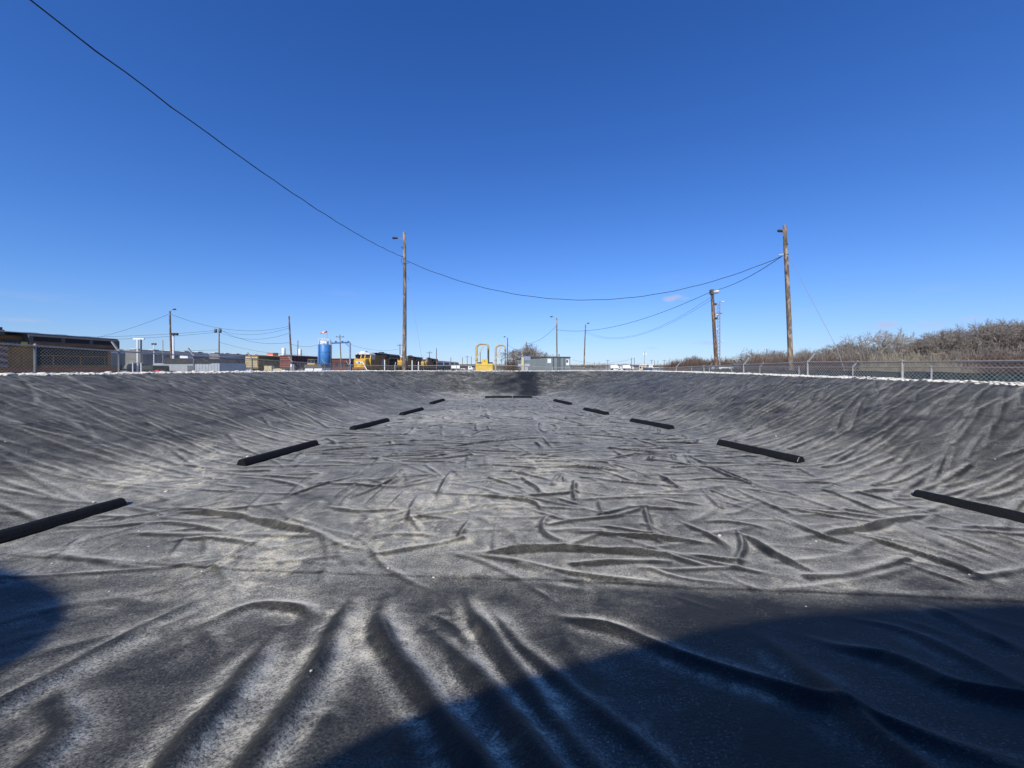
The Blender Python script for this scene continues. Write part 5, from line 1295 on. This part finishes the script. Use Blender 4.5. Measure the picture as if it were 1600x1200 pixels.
def place_tree(col, top_row, Y, label, pool, i, wide=1.0, group="bare trees behind the right fence", name="bare_tree"):
    h = (573-top_row)/600*Y-G; me_t, me_c, top = pool[i % len(pool)]
    t = thing(name, label, "tree", at(col, Y), i*1.3, group); s = h/top; t.scale = (s*wide, s*wide, s)
    link("trunk", me_t, t); link("crown", me_c, t)
    return t
tspec = [(1082, 557, 85), (1178, 551, 60), (1205, 549, 58), (1228, 550, 58), (1262, 548, 55), (1290, 545, 54), (1313, 539, 52), (1335, 536, 52), (1420, 537, 50), (1440, 529, 50), (1462, 522, 48), (1485, 523, 50), (1508, 517, 48), (1530, 512, 50), (1552, 509, 47), (1575, 506, 49), (1600, 506, 47), (1630, 500, 47), (1670, 498, 46), (1520, 520, 55), (1590, 512, 54)]
names = ["small bare tree far off behind the red brush, left of the floodlight pole", "leftmost bare tree right of the evergreen bush", "second bare tree right of the evergreen bush", "bare tree just left of the tall right pole", "bare tree just right of the tall right pole",
         "bare tree left of the slanting guy wire", "bare tree crossed by the slanting guy wire", "bare tree right of the slanting guy wire", "dark bare tree right of the pale tree, low at the gap", "bare tree rising right of the gap in the treeline",
         "bare tree over the pale vines", "bare tree second right of the pale vines", "bare tree third right of the pale vines", "tall bare tree left of the tallest group at right", "tall bare tree within the rightmost group", "tallest bare tree near the right edge",
         "bare tree cut by the right edge of the picture", "bare tree just outside the right edge", "bare tree farther outside the right edge", "bare tree at the back of the right group", "bare tree at the back by the right edge"]
for i, ((c, r_, Y), lb) in enumerate(zip(tspec, names)): place_tree(c, r_, Y, lb, TREES, i, 1.15)
place_tree(1372, 519, 50, "pale grey bare tree with a broad rounded crown, standing above the pale vines", PALE, 0, 1.05)
place_tree(1402, 524, 52, "smaller pale bare tree touching the broad pale tree", PALE, 0, 0.8)
place_tree(822, 539.5, 62, "round bare tree behind the left end of the container", TREES, 2, 1.25)
place_tree(838, 545, 64, "second bare tree peeping over the container roof", TREES, 3, 1.1)
def brush_mesh(name, seed, mat, n=900, h=1.0, r=1.0, thick=0.012, arch_=0.5):
    q = np.random.default_rng(seed); P, Q, R0, R1 = [], [], [], []
    for i in range(n//6):
        b = np.array([q.normal(0, r*0.45), q.normal(0, r*0.35), 0]); d = np.array([q.normal(0, 0.45), q.normal(0, 0.45), 1.0]); d /= np.linalg.norm(d); p = b; L = h*q.uniform(0.5, 1.1)/4
        for k in range(4):
            p2 = p+d*L; P.append(p); Q.append(p2); R0.append(thick*(1-0.15*k)); R1.append(thick*(0.85-0.15*k))
            for m in range(2):
                e = d+q.normal(0, 0.7, 3); e /= np.linalg.norm(e); P.append(p2); Q.append(p2+e*L*q.uniform(0.6, 1.3)); R0.append(thick*0.6); R1.append(thick*0.35)
            d = d+q.normal(0, 0.25, 3)-np.array([0, 0, arch_*0.25*k]); d /= np.linalg.norm(d); p = p2
    V, F = tubes_np(P, Q, R0, R1, 3)
    V[:, 2] *= h/np.quantile(V[:, 2], 0.985)
    return mesh_np(name, V, F, mat)
BR = [brush_mesh("brush", 300+i, TWIG_RED, 1500, 1.0, 1.0, 0.016) for i in range(3)]
BG = [brush_mesh("brush", 320+i, TWIG, 1500, 1.0, 1.0, 0.016) for i in range(3)]
VN = [brush_mesh("vine", 340+i, VINE, 1500, 1.0, 1.0, 0.006, 2.2) for i in range(2)]
def place_brush(name, pool, i, col, top_row, Y, width_px, label, cat, group):
    h = (573-top_row)/600*Y-G; o = link(name, pool[i % len(pool)], None, at(col, Y), i*0.0)
    o.scale = (width_px/600*Y/1.6, max(1.2, width_px/600*Y/2.2), h); return tag(o, label, cat, group)
def thicket(name, label, pool, spots):
    root = tag(thing(name, label, "brush", at(spots[0][0], spots[0][2])), kind="stuff"); o0 = Vector(root.location)
    for i, (c, r_, Y, w) in enumerate(spots):
        h = (573-r_)/600*Y-G; o = link("brush", pool[i % len(pool)], root, Vector(at(c, Y))-o0, i*2.1)
        o.scale = (w/600*Y/1.7, w/600*Y/1.7, h)
thicket("red_brush_thicket", "far thicket of red brown brush left of the evergreen bush", BR, [(c, 567-0.05*(c-1052)+rng.uniform(-2, 3), rng.uniform(70, 85), 26) for c in np.arange(1052, 1150, 7.0)])
thicket("red_brush_thicket", "band of red brown brush behind the green screened fence", BR, [(c, 564+rng.uniform(-2, 4)-(3 if c > 1500 else 0), rng.uniform(36, 42), 40) for c in np.arange(1172, 1640, 14.0)])
thicket("grey_undergrowth", "grey brown undergrowth below the bare trees at right", BG, [(c, 559+rng.uniform(-6, 5)-(6 if c > 1480 else 0)-(2 if 1280 < c < 1350 else 0), rng.uniform(43, 47), 46) for c in np.arange(1180, 1660, 20.0)])
for i, (c, r_, Y, w) in enumerate(((1370, 565, 19.5, 36), (1388, 563, 19, 32), (1408, 558, 18.5, 36), (1424, 560, 18.5, 32), (1444, 562, 18, 34), (1466, 565, 18, 34), (1496, 567, 17.5, 40))):
    place_brush("dry_vine", VN, i, c, r_, Y, w, ("leftmost tangle of dry tan vines over the second fence", "second tangle of dry tan vines from the left over the second fence", "tallest tangle of dry tan vines, above the fence post", "tangle of dry tan vines just right of the tallest one", "third tangle of dry tan vines from the right", "second tangle of dry tan vines from the right", "rightmost thin tangle of dry tan vines")[i], "vine", "dry vines over the second fence")
for i, (c, r_, Y, w) in enumerate(((796, 561, 44, 16), (803, 563, 44, 14))):
    place_brush("red_brush", BR, i, c, r_, Y, w, ("reddish bush left of the container, beside the right pipe arch", "smaller reddish bush touching the left end of the container")[i], "bush", "bushes left of the container")
thicket("far_treeline", "low hazy treeline all along the far horizon", BG, [(c, 570.2+rng.uniform(-0.9, 1.0), rng.uniform(300, 360), rng.uniform(14, 24)) for c in np.arange(-100, 1720, 11.0)])
# evergreen bushes
def leaf_mesh(seed, n=2600):
    q = np.random.default_rng(seed); c = q.normal(0, 1, (26, 3))*np.array([0.42, 0.36, 0.26])+np.array([0, 0, 0.55]); i = q.integers(0, 26, n)
    p = c[i]+q.normal(0, 0.11, (n, 3)); p[:, 2] = np.clip(p[:, 2], 0.02, None)
    a = q.normal(0, 1, (n, 3)); a /= np.linalg.norm(a, axis=1, keepdims=True); b = np.cross(a, q.normal(0, 1, (n, 3))); b /= np.linalg.norm(b, axis=1, keepdims=True); s = q.uniform(0.02, 0.045, (n, 1))
    V = np.stack([p-a*s, p+b*s*0.5, p+a*s, p-b*s*0.5], axis=1).reshape(-1, 3); return V, np.arange(n*4).reshape(n, 4)
V_, F_ = leaf_mesh(5); LEAFME = mesh_np("foliage", V_, F_, LEAF)
STEM = seg_mesh("stem", [(np.array([0.1*i-0.2, 0, 0]), np.array([0.2*i-0.4, 0.1*(-1)**i, 0.6]), 0.02, 0.01) for i in range(5)], TWIG)
for i, (c, r_, Y, w, lb) in enumerate(((1159, 558, 48, 26, "dark green evergreen bush right of the white van"), (1176, 564, 50, 26, "lower dark green bush right of the evergreen bush"), (1325, 556, 46, 40, "dull green bush below the guy wire"), (1345, 559, 46, 34, "dull green bush left of the pale tree"))):
    t = thing("evergreen_bush", lb, "bush", at(c, Y)); h = (573-r_)/600*Y-G; t.scale = (w/600*Y/1.5, w/600*Y/1.8, h/1.0); link("foliage", LEAFME, t); link("stem", STEM, t)
